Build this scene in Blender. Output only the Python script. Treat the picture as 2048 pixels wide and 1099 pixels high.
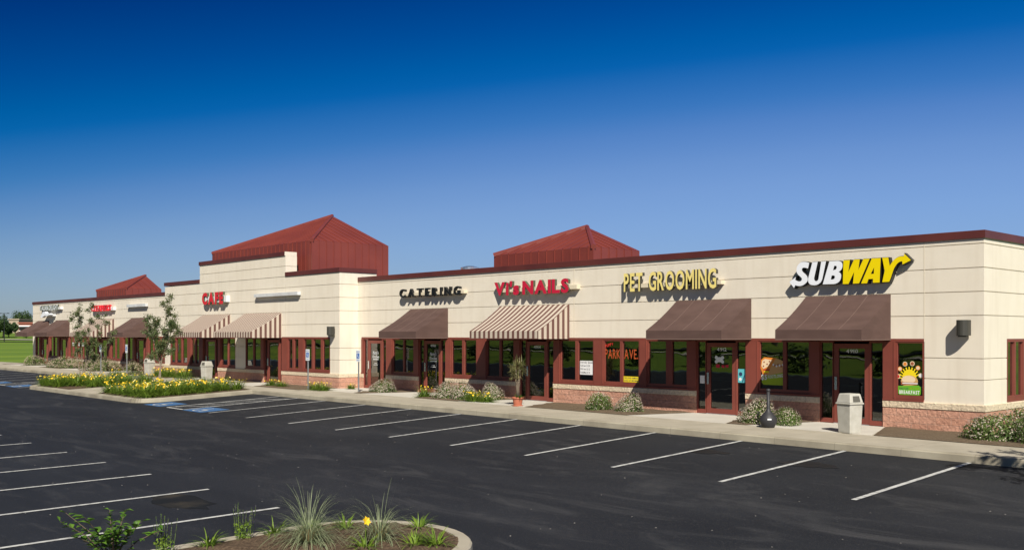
import bpy, bmesh, math, random
from mathutils import Vector, Matrix
random.seed(7)
R_ = math.radians
sc = bpy.context.scene
for o in list(bpy.data.objects): bpy.data.objects.remove(o)
C = sc.collection

# ------------------------------------------------------------------ camera
cam = bpy.data.cameras.new('camera'); co = bpy.data.objects.new('camera', cam); C.objects.link(co)
co.location = (9.533, -24.391, 2.4)
YAW = 42.89                      # view direction, degrees from -X towards +Y
vd = Vector((-math.cos(R_(YAW)), math.sin(R_(YAW)), 0))
co.rotation_euler = vd.to_track_quat('-Z', 'Y').to_euler()
cam.sensor_width = 36; cam.lens = 36*1956/2048; cam.shift_y = (669-549.5)/2048
cam.clip_end = 5000; cam.clip_start = .1
sc.camera = co
sc.render.resolution_x = 1024; sc.render.resolution_y = 549

# ------------------------------------------------------------------ sky, sun, exposure
sv = Vector((1.31, -1.0, 1.45)).normalized()      # towards the sun
w = bpy.data.worlds.new('World'); sc.world = w; w.use_nodes = True
nt = w.node_tree; nt.nodes.clear()
wo = nt.nodes.new('ShaderNodeOutputWorld'); bg = nt.nodes.new('ShaderNodeBackground')
sky = nt.nodes.new('ShaderNodeTexSky'); sky.sky_type = 'NISHITA'; sky.sun_disc = False
sky.sun_elevation = math.asin(sv.z); sky.sun_rotation = math.atan2(sv.x, sv.y)
sky.air_density = 1.0; sky.dust_density = 0.3; sky.ozone_density = 2.0; sky.altitude = 300
# a polarised, clear summer sky: the deeper blue sets in quickly above the horizon
tc = nt.nodes.new('ShaderNodeTexCoord'); sx = nt.nodes.new('ShaderNodeSeparateXYZ')
nt.links.new(tc.outputs['Generated'], sx.inputs[0])
dot = nt.nodes.new('ShaderNodeVectorMath'); dot.operation = 'DOT_PRODUCT'
dot.inputs[1].default_value = (0.68, 0.73, 0)
nt.links.new(tc.outputs['Generated'], dot.inputs[0])
m1 = nt.nodes.new('ShaderNodeMath'); m1.operation = 'MULTIPLY_ADD'
nt.links.new(dot.outputs['Value'], m1.inputs[0]); m1.inputs[1].default_value = -0.102
dsq = nt.nodes.new('ShaderNodeMath'); dsq.operation = 'MULTIPLY'; nt.links.new(dot.outputs['Value'], dsq.inputs[0]); nt.links.new(dot.outputs['Value'], dsq.inputs[1])
dz = nt.nodes.new('ShaderNodeMath'); dz.operation = 'MULTIPLY_ADD'; dz.inputs[1].default_value = .12
nt.links.new(dsq.outputs[0], dz.inputs[0]); nt.links.new(sx.outputs['Z'], dz.inputs[2]); nt.links.new(dz.outputs[0], m1.inputs[2])
ramp = nt.nodes.new('ShaderNodeValToRGB'); cr = ramp.color_ramp
SKY = [(0.0, (.27, .34, .55)), (0.10, (.355, .435, .64)), (0.13, (.36, .445, .65)), (0.155, (.33, .435, .65)), (0.188, (.235, .39, .64)), (0.21, (.13, .345, .622)),
       (0.235, (.058, .30, .60)), (0.252, (.008, .263, .578)), (0.268, (.0, .245, .55)), (0.30, (.0, .19, .495)), (0.356, (.0, .118, .392)), (0.47, (.04, .11, .27)), (0.8, (.19, .225, .27))]
cr.elements[0].position = SKY[0][0]; cr.elements[0].color = SKY[0][1]+(1,)
cr.elements[1].position = SKY[-1][0]; cr.elements[1].color = SKY[-1][1]+(1,)
for p, c in SKY[1:-1]:
    e = cr.elements.new(p); e.color = c+(1,)
nt.links.new(m1.outputs[0], ramp.inputs[0])
mx = nt.nodes.new('ShaderNodeMixRGB'); mx.blend_type = 'MULTIPLY'; mx.inputs[0].default_value = 1
nt.links.new(sky.outputs[0], mx.inputs[1]); nt.links.new(ramp.outputs[0], mx.inputs[2])
gn = nt.nodes.new('ShaderNodeMixRGB'); gn.blend_type = 'MULTIPLY'; gn.inputs[0].default_value = 1
m2 = nt.nodes.new('ShaderNodeMath'); m2.operation = 'MULTIPLY_ADD'; m2.inputs[1].default_value = .34; m2.inputs[2].default_value = .90
nt.links.new(dot.outputs['Value'], m2.inputs[0]); nt.links.new(m2.outputs[0], gn.inputs[2])
nt.links.new(mx.outputs[0], gn.inputs[1])
nt.links.new(gn.outputs[0], bg.inputs[0]); bg.inputs[1].default_value = 0.10
nt.links.new(bg.outputs[0], wo.inputs[0])
sl = bpy.data.lights.new('sun', 'SUN'); sl.energy = 4.9; sl.angle = R_(.5); sl.color = (1, .94, .83)
so = bpy.data.objects.new('sun', sl); C.objects.link(so); so.rotation_euler = (-sv).to_track_quat('-Z', 'Y').to_euler()
so.location = (20, -20, 30)
sc.view_settings.view_transform = 'Standard'; sc.view_settings.look = 'None'
sc.view_settings.exposure = .45; sc.view_settings.gamma = 1
sc.render.engine = 'CYCLES'

# ------------------------------------------------------------------ ground heights
def walk_z(x): return -.00265*max(-90, min(45, x))
def asphalt_z(x, y):
    b = -.15+walk_z(x)
    if y > -13: return b+.043*(min(y, -4.35)+4.35)
    return b-.043*8.65+.01*(y+13)
def pen_z(x, y): return asphalt_z(x, y)+.15

# ------------------------------------------------------------------ materials
def N(nt, t, **k):
    n = nt.nodes.new(t)
    for a, b in k.items(): setattr(n, a, b)
    return n
def mat(name, col, col2=None, scale=4, rough=.8, bump=0, bscale=60, metal=0, spec=.4, detail=5, stretch=None, trans=0, lo=.35, hi=.65):
    m = bpy.data.materials.new(name); m.use_nodes = True; t = m.node_tree
    b = t.nodes['Principled BSDF']
    b.inputs['Roughness'].default_value = rough; b.inputs['Metallic'].default_value = metal
    b.inputs['Specular IOR Level'].default_value = spec
    b.inputs['Base Color'].default_value = col+(1,)
    tcn = N(t, 'ShaderNodeTexCoord')
    vec = tcn.outputs['Object']
    if stretch:
        mp = N(t, 'ShaderNodeMapping'); mp.inputs['Scale'].default_value = stretch
        t.links.new(vec, mp.inputs[0]); vec2 = mp.outputs[0]
    else: vec2 = vec
    if col2:
        n = N(t, 'ShaderNodeTexNoise'); n.inputs['Scale'].default_value = scale; n.inputs['Detail'].default_value = detail
        t.links.new(vec2, n.inputs['Vector'])
        mr = N(t, 'ShaderNodeMapRange'); mr.inputs[1].default_value = lo; mr.inputs[2].default_value = hi
        t.links.new(n.outputs['Fac'], mr.inputs[0])
        mi = N(t, 'ShaderNodeMixRGB'); mi.inputs[1].default_value = col+(1,); mi.inputs[2].default_value = col2+(1,)
        t.links.new(mr.outputs[0], mi.inputs[0]); t.links.new(mi.outputs[0], b.inputs['Base Color'])
    if bump:
        n = N(t, 'ShaderNodeTexNoise'); n.inputs['Scale'].default_value = bscale; n.inputs['Detail'].default_value = 4
        t.links.new(vec, n.inputs['Vector'])
        bp = N(t, 'ShaderNodeBump'); bp.inputs['Strength'].default_value = bump; bp.inputs['Distance'].default_value = .02
        t.links.new(n.outputs['Fac'], bp.inputs['Height']); t.links.new(bp.outputs[0], b.inputs['Normal'])
    if trans:
        tl = N(t, 'ShaderNodeBsdfTranslucent'); ms = N(t, 'ShaderNodeMixShader'); ms.inputs[0].default_value = trans
        if col2: t.links.new(mi.outputs[0], tl.inputs[0])
        else: tl.inputs[0].default_value = col+(1,)
        t.links.new(b.outputs[0], ms.inputs[1]); t.links.new(tl.outputs[0], ms.inputs[2])
        t.links.new(ms.outputs[0], t.nodes['Material Output'].inputs[0])
    return m
def get(m): return m.node_tree, m.node_tree.nodes['Principled BSDF']

M = {}
# stucco, with faint vertical weather streaks
def stucco(name, a, b_, streak):
    m = mat(name, a, b_, 1.3, .9, .25, 160, spec=.2)
    t, b = get(m); src = b.inputs['Base Color'].links[0].from_socket
    tcn = N(t, 'ShaderNodeTexCoord'); mp = N(t, 'ShaderNodeMapping'); mp.inputs['Scale'].default_value = (2.2, 2.2, .22)
    t.links.new(tcn.outputs['Object'], mp.inputs[0])
    n = N(t, 'ShaderNodeTexNoise'); n.inputs['Scale'].default_value = 2.0; n.inputs['Detail'].default_value = 6
    t.links.new(mp.outputs[0], n.inputs['Vector'])
    mr = N(t, 'ShaderNodeMapRange'); mr.inputs[1].default_value = .48; mr.inputs[2].default_value = .80; mr.inputs[4].default_value = .5
    t.links.new(n.outputs['Fac'], mr.inputs[0])
    mi = N(t, 'ShaderNodeMixRGB'); mi.inputs[2].default_value = streak+(1,)
    t.links.new(mr.outputs[0], mi.inputs[0]); t.links.new(src, mi.inputs[1]); t.links.new(mi.outputs[0], b.inputs['Base Color'])
    return m
M['stucco'] = stucco('cream_stucco', (.73, .665, .555), (.70, .635, .525), (.61, .535, .425))
# split-face blocks
def blocks(name, c1, c2, mort, bw, rh, off, rough_bump, zoff=0):
    m = mat(name, c1, None, rough=.95, spec=.2); t, b = get(m)
    g = N(t, 'ShaderNodeNewGeometry'); s = N(t, 'ShaderNodeSeparateXYZ'); t.links.new(g.outputs['Position'], s.inputs[0])
    ad = N(t, 'ShaderNodeMath', operation='ADD'); t.links.new(s.outputs[0], ad.inputs[0]); t.links.new(s.outputs[1], ad.inputs[1])
    az = N(t, 'ShaderNodeMath', operation='ADD'); t.links.new(s.outputs[2], az.inputs[0]); az.inputs[1].default_value = zoff
    cb = N(t, 'ShaderNodeCombineXYZ'); t.links.new(ad.outputs[0], cb.inputs[0]); t.links.new(az.outputs[0], cb.inputs[1])
    br = N(t, 'ShaderNodeTexBrick'); br.offset = off
    br.inputs['Scale'].default_value = 1; br.inputs['Brick Width'].default_value = bw; br.inputs['Row Height'].default_value = rh
    br.inputs['Mortar Size'].default_value = .007; br.inputs['Mortar Smooth'].default_value = .4; br.inputs['Bias'].default_value = 0
    br.inputs['Color1'].default_value = c1+(1,); br.inputs['Color2'].default_value = c2+(1,); br.inputs['Mortar'].default_value = mort+(1,)
    t.links.new(cb.outputs[0], br.inputs['Vector'])
    n = N(t, 'ShaderNodeTexNoise'); n.inputs['Scale'].default_value = 16; n.inputs['Detail'].default_value = 6; n.inputs['Roughness'].default_value = .65
    t.links.new(g.outputs['Position'], n.inputs['Vector'])
    mr = N(t, 'ShaderNodeMapRange'); mr.inputs[1].default_value = .3; mr.inputs[2].default_value = .7; mr.inputs[3].default_value = .75; mr.inputs[4].default_value = 1.25
    t.links.new(n.outputs['Fac'], mr.inputs[0])
    mu = N(t, 'ShaderNodeMixRGB', blend_type='MULTIPLY'); mu.inputs[0].default_value = 1
    t.links.new(br.outputs['Color'], mu.inputs[1]); t.links.new(mr.outputs[0], mu.inputs[2]); t.links.new(mu.outputs[0], b.inputs['Base Color'])
    sb = N(t, 'ShaderNodeMath', operation='SUBTRACT'); t.links.new(n.outputs['Fac'], sb.inputs[0]); t.links.new(br.outputs['Fac'], sb.inputs[1])
    bp = N(t, 'ShaderNodeBump'); bp.inputs['Strength'].default_value = rough_bump; bp.inputs['Distance'].default_value = .05
    t.links.new(sb.outputs[0], bp.inputs['Height']); t.links.new(bp.outputs[0], b.inputs['Normal'])
    return m
M['pink_block'] = blocks('pink_split_face_block', (.55, .30, .215), (.47, .245, .17), (.54, .35, .27), .40, .19, .5, .85, .035)
M['cream_block'] = blocks('cream_split_face_block', (.66, .55, .40), (.60, .49, .35), (.42, .34, .25), .80, 1.0, .0, .8, .2)
M['cap'] = mat('dark_red_coping_metal', (.115, .028, .022), (.085, .02, .018), .8, .45, spec=.5)
M['red_metal'] = mat('red_standing_seam_metal', (.20, .042, .030), (.165, .034, .026), .7, .42, spec=.5)
M['frame'] = mat('brick_red_frame_metal', (.205, .052, .036), (.175, .044, .031), 1.5, .5, spec=.4)
M['awning'] = mat('brown_awning_canvas', (.108, .066, .056), (.088, .053, .045), 2.5, .85, .15, 30, spec=.2, stretch=(.6, .6, 2))
M['seam'] = mat('canvas_seam', (.17, .115, .095), rough=.9)
def stripes(name, mode):
    m = mat(name, (.6, .5, .4), None, rough=.85, spec=.2); t, b = get(m)
    g = N(t, 'ShaderNodeNewGeometry'); s = N(t, 'ShaderNodeSeparateXYZ'); t.links.new(g.outputs['Position'], s.inputs[0])
    mu = N(t, 'ShaderNodeMath', operation='MULTIPLY'); mu.inputs[1].default_value = 1/.25
    t.links.new(s.outputs[0 if mode == 'x' else 1], mu.inputs[0])
    fr = N(t, 'ShaderNodeMath', operation='FRACT'); t.links.new(mu.outputs[0], fr.inputs[0])
    gt = N(t, 'ShaderNodeMath', operation='GREATER_THAN'); gt.inputs[1].default_value = .52; t.links.new(fr.outputs[0], gt.inputs[0])
    mi = N(t, 'ShaderNodeMixRGB'); mi.inputs[1].default_value = (.50, .43, .35, 1); mi.inputs[2].default_value = (.135, .068, .056, 1)
    t.links.new(gt.outputs[0], mi.inputs[0]); t.links.new(mi.outputs[0], b.inputs['Base Color'])
    return m
M['stripe_x'] = stripes('striped_canvas_front', 'x'); M['stripe_y'] = stripes('striped_canvas_side', 'y')
def glass(name, tint, boost):
    m = bpy.data.materials.new(name); m.use_nodes = True; t = m.node_tree; t.nodes.clear()
    o = N(t, 'ShaderNodeOutputMaterial'); tr = N(t, 'ShaderNodeBsdfTransparent'); tr.inputs[0].default_value = tint+(1,)
    gl = N(t, 'ShaderNodeBsdfGlossy'); gl.inputs['Roughness'].default_value = .012; gl.inputs[0].default_value = (.95, .95, .95, 1)
    fr = N(t, 'ShaderNodeFresnel'); fr.inputs[0].default_value = 1.5
    mu = N(t, 'ShaderNodeMath', operation='MULTIPLY'); mu.inputs[1].default_value = boost; mu.use_clamp = True
    ms = N(t, 'ShaderNodeMixShader'); t.links.new(fr.outputs[0], mu.inputs[0]); t.links.new(mu.outputs[0], ms.inputs[0])
    n = N(t, 'ShaderNodeTexNoise'); n.inputs['Scale'].default_value = .9; tcn = N(t, 'ShaderNodeTexCoord'); t.links.new(tcn.outputs['Object'], n.inputs['Vector'])
    bp = N(t, 'ShaderNodeBump'); bp.inputs['Strength'].default_value = .05; bp.inputs['Distance'].default_value = .05
    t.links.new(n.outputs['Fac'], bp.inputs['Height']); t.links.new(bp.outputs[0], gl.inputs['Normal'])
    t.links.new(tr.outputs[0], ms.inputs[1]); t.links.new(gl.outputs[0], ms.inputs[2]); t.links.new(ms.outputs[0], o.inputs[0])
    return m
M['glass'] = glass('tinted_shop_glass', (.42, .47, .44), 2.6)
M['asphalt'] = mat('dark_sealed_asphalt', (.0098, .0112, .0145), (.0175, .0192, .0232), .6, .72, .35, 45, spec=.3, stretch=(.35, 1, 1), detail=9, lo=.38, hi=.72)
def add_asphalt_detail(m):
    t, b = get(m); src = b.inputs['Base Color'].links[0].from_socket
    g = N(t, 'ShaderNodeNewGeometry')
    n = N(t, 'ShaderNodeTexNoise'); n.inputs['Scale'].default_value = 30; n.inputs['Detail'].default_value = 3
    t.links.new(g.outputs['Position'], n.inputs['Vector'])
    mr = N(t, 'ShaderNodeMapRange'); mr.inputs[1].default_value = .60; mr.inputs[2].default_value = .78; mr.inputs[4].default_value = .75
    t.links.new(n.outputs['Fac'], mr.inputs[0])
    mi = N(t, 'ShaderNodeMixRGB'); mi.inputs[2].default_value = (.075, .075, .078, 1)
    t.links.new(mr.outputs[0], mi.inputs[0]); t.links.new(src, mi.inputs[1])
    # dusty streaks where water dried and cars turn
    mp = N(t, 'ShaderNodeMapping'); mp.inputs['Scale'].default_value = (.35, 1.1, 1); mp.inputs['Rotation'].default_value = (0, 0, .35)
    t.links.new(g.outputs['Position'], mp.inputs[0])
    n2 = N(t, 'ShaderNodeTexNoise'); n2.inputs['Scale'].default_value = .8; n2.inputs['Detail'].default_value = 12; n2.inputs['Roughness'].default_value = .68; n2.inputs['Distortion'].default_value = 1.6
    t.links.new(mp.outputs[0], n2.inputs['Vector'])
    mr2 = N(t, 'ShaderNodeMapRange'); mr2.inputs[1].default_value = .52; mr2.inputs[2].default_value = .76; mr2.inputs[4].default_value = .7
    t.links.new(n2.outputs['Fac'], mr2.inputs[0])
    mi2 = N(t, 'ShaderNodeMixRGB'); mi2.inputs[2].default_value = (.060, .060, .062, 1)
    t.links.new(mr2.outputs[0], mi2.inputs[0]); t.links.new(mi.outputs[0], mi2.inputs[1])
    t.links.new(mi2.outputs[0], b.inputs['Base Color'])
add_asphalt_detail(M['asphalt'])
def concrete(name, a, b2, joints=True):
    m = mat(name, a, b2, 1.2, .9, .2, 90, spec=.2, detail=8); t, b = get(m)
    if joints:
        src = b.inputs['Base Color'].links[0].from_socket
        g = N(t, 'ShaderNodeNewGeometry'); s = N(t, 'ShaderNodeSeparateXYZ'); t.links.new(g.outputs['Position'], s.inputs[0])
        mu = N(t, 'ShaderNodeMath', operation='MULTIPLY'); mu.inputs[1].default_value = 1/1.52; t.links.new(s.outputs[0], mu.inputs[0])
        fr = N(t, 'ShaderNodeMath', operation='FRACT'); t.links.new(mu.outputs[0], fr.inputs[0])
        lt = N(t, 'ShaderNodeMath', operation='LESS_THAN'); lt.inputs[1].default_value = .012; t.links.new(fr.outputs[0], lt.inputs[0])
        mi = N(t, 'ShaderNodeMixRGB'); mi.inputs[2].default_value = (.19, .17, .13, 1)
        ml = N(t, 'ShaderNodeMath', operation='MULTIPLY'); ml.inputs[1].default_value = .6; t.links.new(lt.outputs[0], ml.inputs[0])
        t.links.new(ml.outputs[0], mi.inputs[0]); t.links.new(src, mi.inputs[1]); t.links.new(mi.outputs[0], b.inputs['Base Color'])
    return m
M['walk'] = concrete('pavement_concrete', (.40, .36, .285), (.335, .30, .235))
M['pad'] = concrete('entry_concrete', (.52, .49, .43), (.47, .44, .385), False)
M['kerb'] = concrete('kerb_concrete', (.37, .335, .255), (.25, .22, .165))
M['paint'] = mat('white_line_paint', (.50, .50, .48), (.16, .16, .16), 9, .8, spec=.2, detail=10, lo=.46, hi=.78)
M['blue_paint'] = mat('blue_line_paint', (.045, .13, .30), (.07, .13, .22), 5, .8, spec=.2, lo=.4, hi=.7)
M['mulch'] = mat('brown_mulch', (.15, .105, .07), (.06, .04, .027), 28, .95, 1.0, 70, spec=.1, detail=6)
M['bed'] = mat('faded_mulch', (.165, .125, .085), (.10, .072, .048), 25, .95, .8, 60, spec=.1, detail=6)
M['grass'] = mat('mown_lawn', (.16, .23, .032), (.085, .15, .024), .11, .9, .6, 12, spec=.1, detail=7, stretch=(1.2, .06, 1))
M['soil'] = mat('potting_soil', (.04, .025, .015), rough=.95)
M['interior'] = mat('shop_interior_wall', (.34, .33, .30), rough=.9)
M['interior_floor'] = mat('shop_floor', (.07, .075, .08), rough=.5)
M['roof_deck'] = mat('flat_roof_membrane', (.2, .2, .2), rough=.9)
M['white'] = mat('white_panel', (.70, .70, .70), rough=.5)
M['sub_white'] = mat('white_letter_acrylic', (.78, .80, .84), rough=.35)
M['sub_yellow'] = mat('yellow_letter_acrylic', (.80, .62, .0), rough=.35)
M['pale_yellow'] = mat('pale_yellow_acrylic', (.80, .66, .22), rough=.4)
M['black'] = mat('black_metal', (.012, .012, .012), rough=.4)
M['bronze'] = mat('dark_bronze_metal', (.045, .043, .035), rough=.5)
M['crimson'] = mat('crimson_acrylic', (.50, .015, .045), rough=.35)
M['red_acr'] = mat('red_acrylic', (.60, .02, .03), rough=.35)
M['return_olive'] = mat('bronze_letter_side', (.07, .085, .05), rough=.4)
M['raceway'] = mat('cream_raceway', (.66, .58, .43), rough=.6)
M['raceway_white'] = mat('white_raceway', (.62, .64, .64), (.5, .5, .5), 2, .6)
M['joint'] = mat('joint_sealant', (.60, .53, .41), rough=.9)
M['reveal'] = mat('cream_window_reveal', (.60, .52, .30), rough=.9)
M['steel'] = mat('galvanised_steel', (.42, .43, .44), (.33, .34, .35), 4, .45, metal=.6)
M['shiny'] = mat('bright_steel', (.7, .7, .72), rough=.25, metal=.9)
M['sign_white'] = mat('sign_white', (.72, .74, .74), rough=.5)
M['sign_blue'] = mat('sign_blue', (.02, .12, .42), rough=.5)
M['bin'] = mat('beige_bin_plastic', (.47, .455, .40), (.40, .385, .33), 5, .6)
M['bin_dark'] = mat('bin_opening', (.09, .085, .07), rough=.8)
M['urn'] = mat('black_urn_plastic', (.03, .03, .033), rough=.55)
M['terracotta'] = mat('terracotta', (.46, .15, .085), (.40, .125, .07), 6, .8)
M['bark'] = mat('pale_bark', (.27, .215, .16), (.18, .14, .10), 14, .9, .5, 60)
M['dark_bark'] = mat('dark_bark', (.11, .08, .055), rough=.9)
M['leaf_tree'] = mat('sage_tree_leaves', (.19, .23, .095), (.09, .13, .045), 3, .6, trans=.4)
M['leaf_red'] = mat('reddish_tree_leaves', (.17, .105, .055), (.09, .10, .03), 3, .6, trans=.25)
M['leaf_dark'] = mat('dark_tree_leaves', (.05, .09, .02), (.02, .045, .012), .7, .7, trans=.2)
M['leaf_shrub'] = mat('shrub_leaves', (.15, .21, .05), (.07, .12, .028), 4, .6, trans=.25)
M['leaf_lily'] = mat('daylily_leaves', (.19, .28, .032), (.09, .165, .018), 5, .5, trans=.3)
M['leaf_bright'] = mat('bright_leaves', (.13, .25, .03), (.07, .16, .02), 8, .5, trans=.35)
M['leaf_grass'] = mat('fountain_grass_blades', (.34, .38, .22), (.20, .25, .13), 9, .6, trans=.3)
M['straw'] = mat('straw_stems', (.42, .27, .12), (.30, .18, .08), 9, .7)
M['leaf_drac'] = mat('spiky_plant_leaves', (.16, .19, .06), (.26, .22, .10), 6, .5, trans=.2)
M['fl_yellow'] = mat('yellow_petals', (.86, .62, .03), (.84, .52, .02), 12, .6, trans=.2)
M['fl_pale'] = mat('pale_yellow_petals', (.85, .72, .25), rough=.6, trans=.2)
M['fl_white'] = mat('white_pink_blossom', (.55, .50, .40), (.42, .32, .27), 9, .7, trans=.15)
M['fl_purple'] = mat('purple_spikes', (.055, .035, .09), (.03, .045, .03), 12, .8)
M['fl_dry'] = mat('dry_pink_blossom', (.40, .30, .24), (.27, .24, .14), 9, .8)

# ------------------------------------------------------------------ mesh helpers
class MB:
    def __init__(s): s.v = []; s.f = []; s.m = []
    def quad(s, a, b, c, d, mi=0):
        i = len(s.v); s.v += [tuple(a), tuple(b), tuple(c), tuple(d)]; s.f.append((i, i+1, i+2, i+3)); s.m.append(mi)
    def tri(s, a, b, c, mi=0):
        i = len(s.v); s.v += [tuple(a), tuple(b), tuple(c)]; s.f.append((i, i+1, i+2)); s.m.append(mi)
    def box(s, x0, x1, y0, y1, z0, z1, mi=0):
        i = len(s.v)
        s.v += [(x0, y0, z0), (x1, y0, z0), (x1, y1, z0), (x0, y1, z0), (x0, y0, z1), (x1, y0, z1), (x1, y1, z1), (x0, y1, z1)]
        for f in ((3, 2, 1, 0), (4, 5, 6, 7), (0, 1, 5, 4), (1, 2, 6, 5), (2, 3, 7, 6), (3, 0, 4, 7)):
            s.f.append(tuple(i+k for k in f)); s.m.append(mi)
        return s
    def tube(s, pts, rad, n=8, mi=0, cap=True):
        pts = [Vector(p) for p in pts]; i0 = len(s.v)
        for k, p in enumerate(pts):
            d = (pts[min(k+1, len(pts)-1)]-pts[max(k-1, 0)]).normalized()
            a = d.orthogonal().normalized() if abs(d.z) < .9 else Vector((1, 0, 0)).cross(d).normalized()
            b = d.cross(a)
            for j in range(n):
                t = 2*math.pi*j/n; s.v.append(tuple(p+(a*math.cos(t)+b*math.sin(t))*rad[k]))
        for k in range(len(pts)-1):
            for j in range(n):
                a_ = i0+k*n+j; b_ = i0+k*n+(j+1) % n
                s.f.append((a_, b_, b_+n, a_+n)); s.m.append(mi)
        if cap:
            s.f.append(tuple(i0+j for j in range(n))[::-1]); s.m.append(mi)
            s.f.append(tuple(i0+(len(pts)-1)*n+j for j in range(n))); s.m.append(mi)
        return s
    def lathe(s, prof, n=20, c=(0, 0, 0), mi=0, sq=False):
        i0 = len(s.v)
        for r, z in prof:
            for j in range(n):
                t = 2*math.pi*j/n; s.v.append((c[0]+r*math.cos(t), c[1]+r*math.sin(t), c[2]+z))
        for k in range(len(prof)-1):
            for j in range(n):
                a_ = i0+k*n+j; b_ = i0+k*n+(j+1) % n
                s.f.append((a_, b_, b_+n, a_+n)); s.m.append(mi)
        s.f.append(tuple(i0+j for j in range(n))[::-1]); s.m.append(mi)
        s.f.append(tuple(i0+(len(prof)-1)*n+j for j in range(n))); s.m.append(mi)
        return s
    def prism(s, poly, fn, t0, t1, mi=0, mi_side=None):
        """poly: 2D outline; fn(u, v, t) -> point"""
        n = len(poly); i = len(s.v)
        s.v += [tuple(fn(u, v, t0)) for u, v in poly]+[tuple(fn(u, v, t1)) for u, v in poly]
        s.f.append(tuple(range(i, i+n))); s.m.append(mi); s.f.append(tuple(range(i+n, i+2*n))[::-1]); s.m.append(mi)
        for k in range(n):
            s.f.append((i+(k+1) % n, i+k, i+k+n, i+n+(k+1) % n)); s.m.append(mi if mi_side is None else mi_side)
        return s
    def build(s, name, mats, parent=None, smooth=False, fix=False, label=None):
        me = bpy.data.meshes.new(name); me.from_pydata(s.v, [], s.f); me.update()
        if not isinstance(mats, (list, tuple)): mats = [mats]
        for m in mats: me.materials.append(m)
        if len(mats) > 1: me.polygons.foreach_set('material_index', s.m)
        if smooth: me.polygons.foreach_set('use_smooth', [True]*len(me.polygons))
        if fix:
            bm = bmesh.new(); bm.from_mesh(me); bmesh.ops.recalc_face_normals(bm, faces=bm.faces); bm.to_mesh(me); bm.free()
        o = bpy.data.objects.new(name, me); C.objects.link(o)
        if parent: o.parent = parent
        if label: o['label'] = label
        return o
def tag(o, label, cat, group=None, kind=None):
    if label: o['label'] = label
    if cat: o['category'] = cat
    if group: o['group'] = group
    if kind: o['kind'] = kind
    return o
def empty(name, loc, label, cat, group=None, rz=0):
    o = bpy.data.objects.new(name, None); C.objects.link(o); o.location = loc; o.rotation_euler = (0, 0, rz)
    o.empty_display_size = .2
    return tag(o, label, cat, group)
def struct(o): o['kind'] = 'structure'; return o
def copy_tree(o, loc=None, rz=0, scale=None, label=None, parent=None):
    c = o.copy(); C.objects.link(c)
    if parent: c.parent = parent
    if loc is not None: c.location = loc; c.rotation_euler = (0, 0, rz)
    if scale is not None: c.scale = scale
    if label: c['label'] = label
    for ch in list(o.children): copy_tree(ch, parent=c)
    return c
def bevel(o, w_, seg=2):
    m = o.modifiers.new('bevel', 'BEVEL'); m.width = w_; m.segments = seg; m.limit_method = 'ANGLE'; m.angle_limit = R_(40)

# ------------------------------------------------------------------ lettering
def glyph_mesh(ch, extrude, offset, res=3):
    cu = bpy.data.curves.new('glyph', 'FONT'); cu.body = ch; cu.size = 1; cu.extrude = extrude; cu.offset = offset; cu.resolution_u = res
    ob = bpy.data.objects.new('glyph', cu); C.objects.link(ob)
    dg = bpy.context.evaluated_depsgraph_get(); me = bpy.data.meshes.new_from_object(ob.evaluated_get(dg))
    vs = [tuple(v.co) for v in me.vertices]; fs = [(tuple(p.vertices), p.normal.z) for p in me.polygons]
    bpy.data.objects.remove(ob); bpy.data.curves.remove(cu); bpy.data.meshes.remove(me)
    return vs, fs
CAPH = .698
def letters(text, x0, x1, z0, z1, y, depth, face, side, parent, gap=.12, offset=.02, name='letter', shear=0, slope=0, space=.35):
    """raised letters on a wall facing -Y, each its own mesh; (x0..x1, z0..z1) bounds the line"""
    h = (z1-z0)/CAPH; gl = []; cur = 0
    for ch in text:
        if ch == ' ': cur += space; continue
        vs, fs = glyph_mesh(ch, .5, offset)
        mn = min(v[0] for v in vs); mxx = max(v[0] for v in vs)
        gl.append((cur-mn, vs, fs)); cur += (mxx-mn)+gap
    tot = cur-gap; sxx = (x1-x0)/tot
    out = []
    for dx, vs, fs in gl:
        b = MB()
        for v in vs:
            xx = x0+(v[0]+dx+shear*v[1])*sxx; zz = z0+v[1]*h+slope*(xx-x0)
            b.v.append((xx, y+depth*(.5-v[2]), zz))
        for f, nz in fs: b.f.append(f); b.m.append(0 if nz > .5 else 1)
        out.append(b.build(name, [face, side], parent))
    return out
def flat_text(text, x0, x1, z0, z1, y, m, parent, name='lettering', slope=0, offset=.0, gap=.1):
    h = (z1-z0)/CAPH; gl = []; cur = 0
    for ch in text:
        if ch == ' ': cur += .35; continue
        vs, fs = glyph_mesh(ch, 0, offset, 2)
        mn = min(v[0] for v in vs); mxx = max(v[0] for v in vs)
        gl.append((cur-mn, vs, fs)); cur += (mxx-mn)+gap
    sxx = (x1-x0)/(cur-gap); b = MB()
    for dx, vs, fs in gl:
        i = len(b.v)
        for v in vs:
            xx = x0+(v[0]+dx)*sxx; b.v.append((xx, y, z0+v[1]*h+slope*(xx-x0)))
        for f, nz in fs: b.f.append(tuple(i+k for k in f)); b.m.append(0)
    return b.build(name, m, parent)

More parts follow.
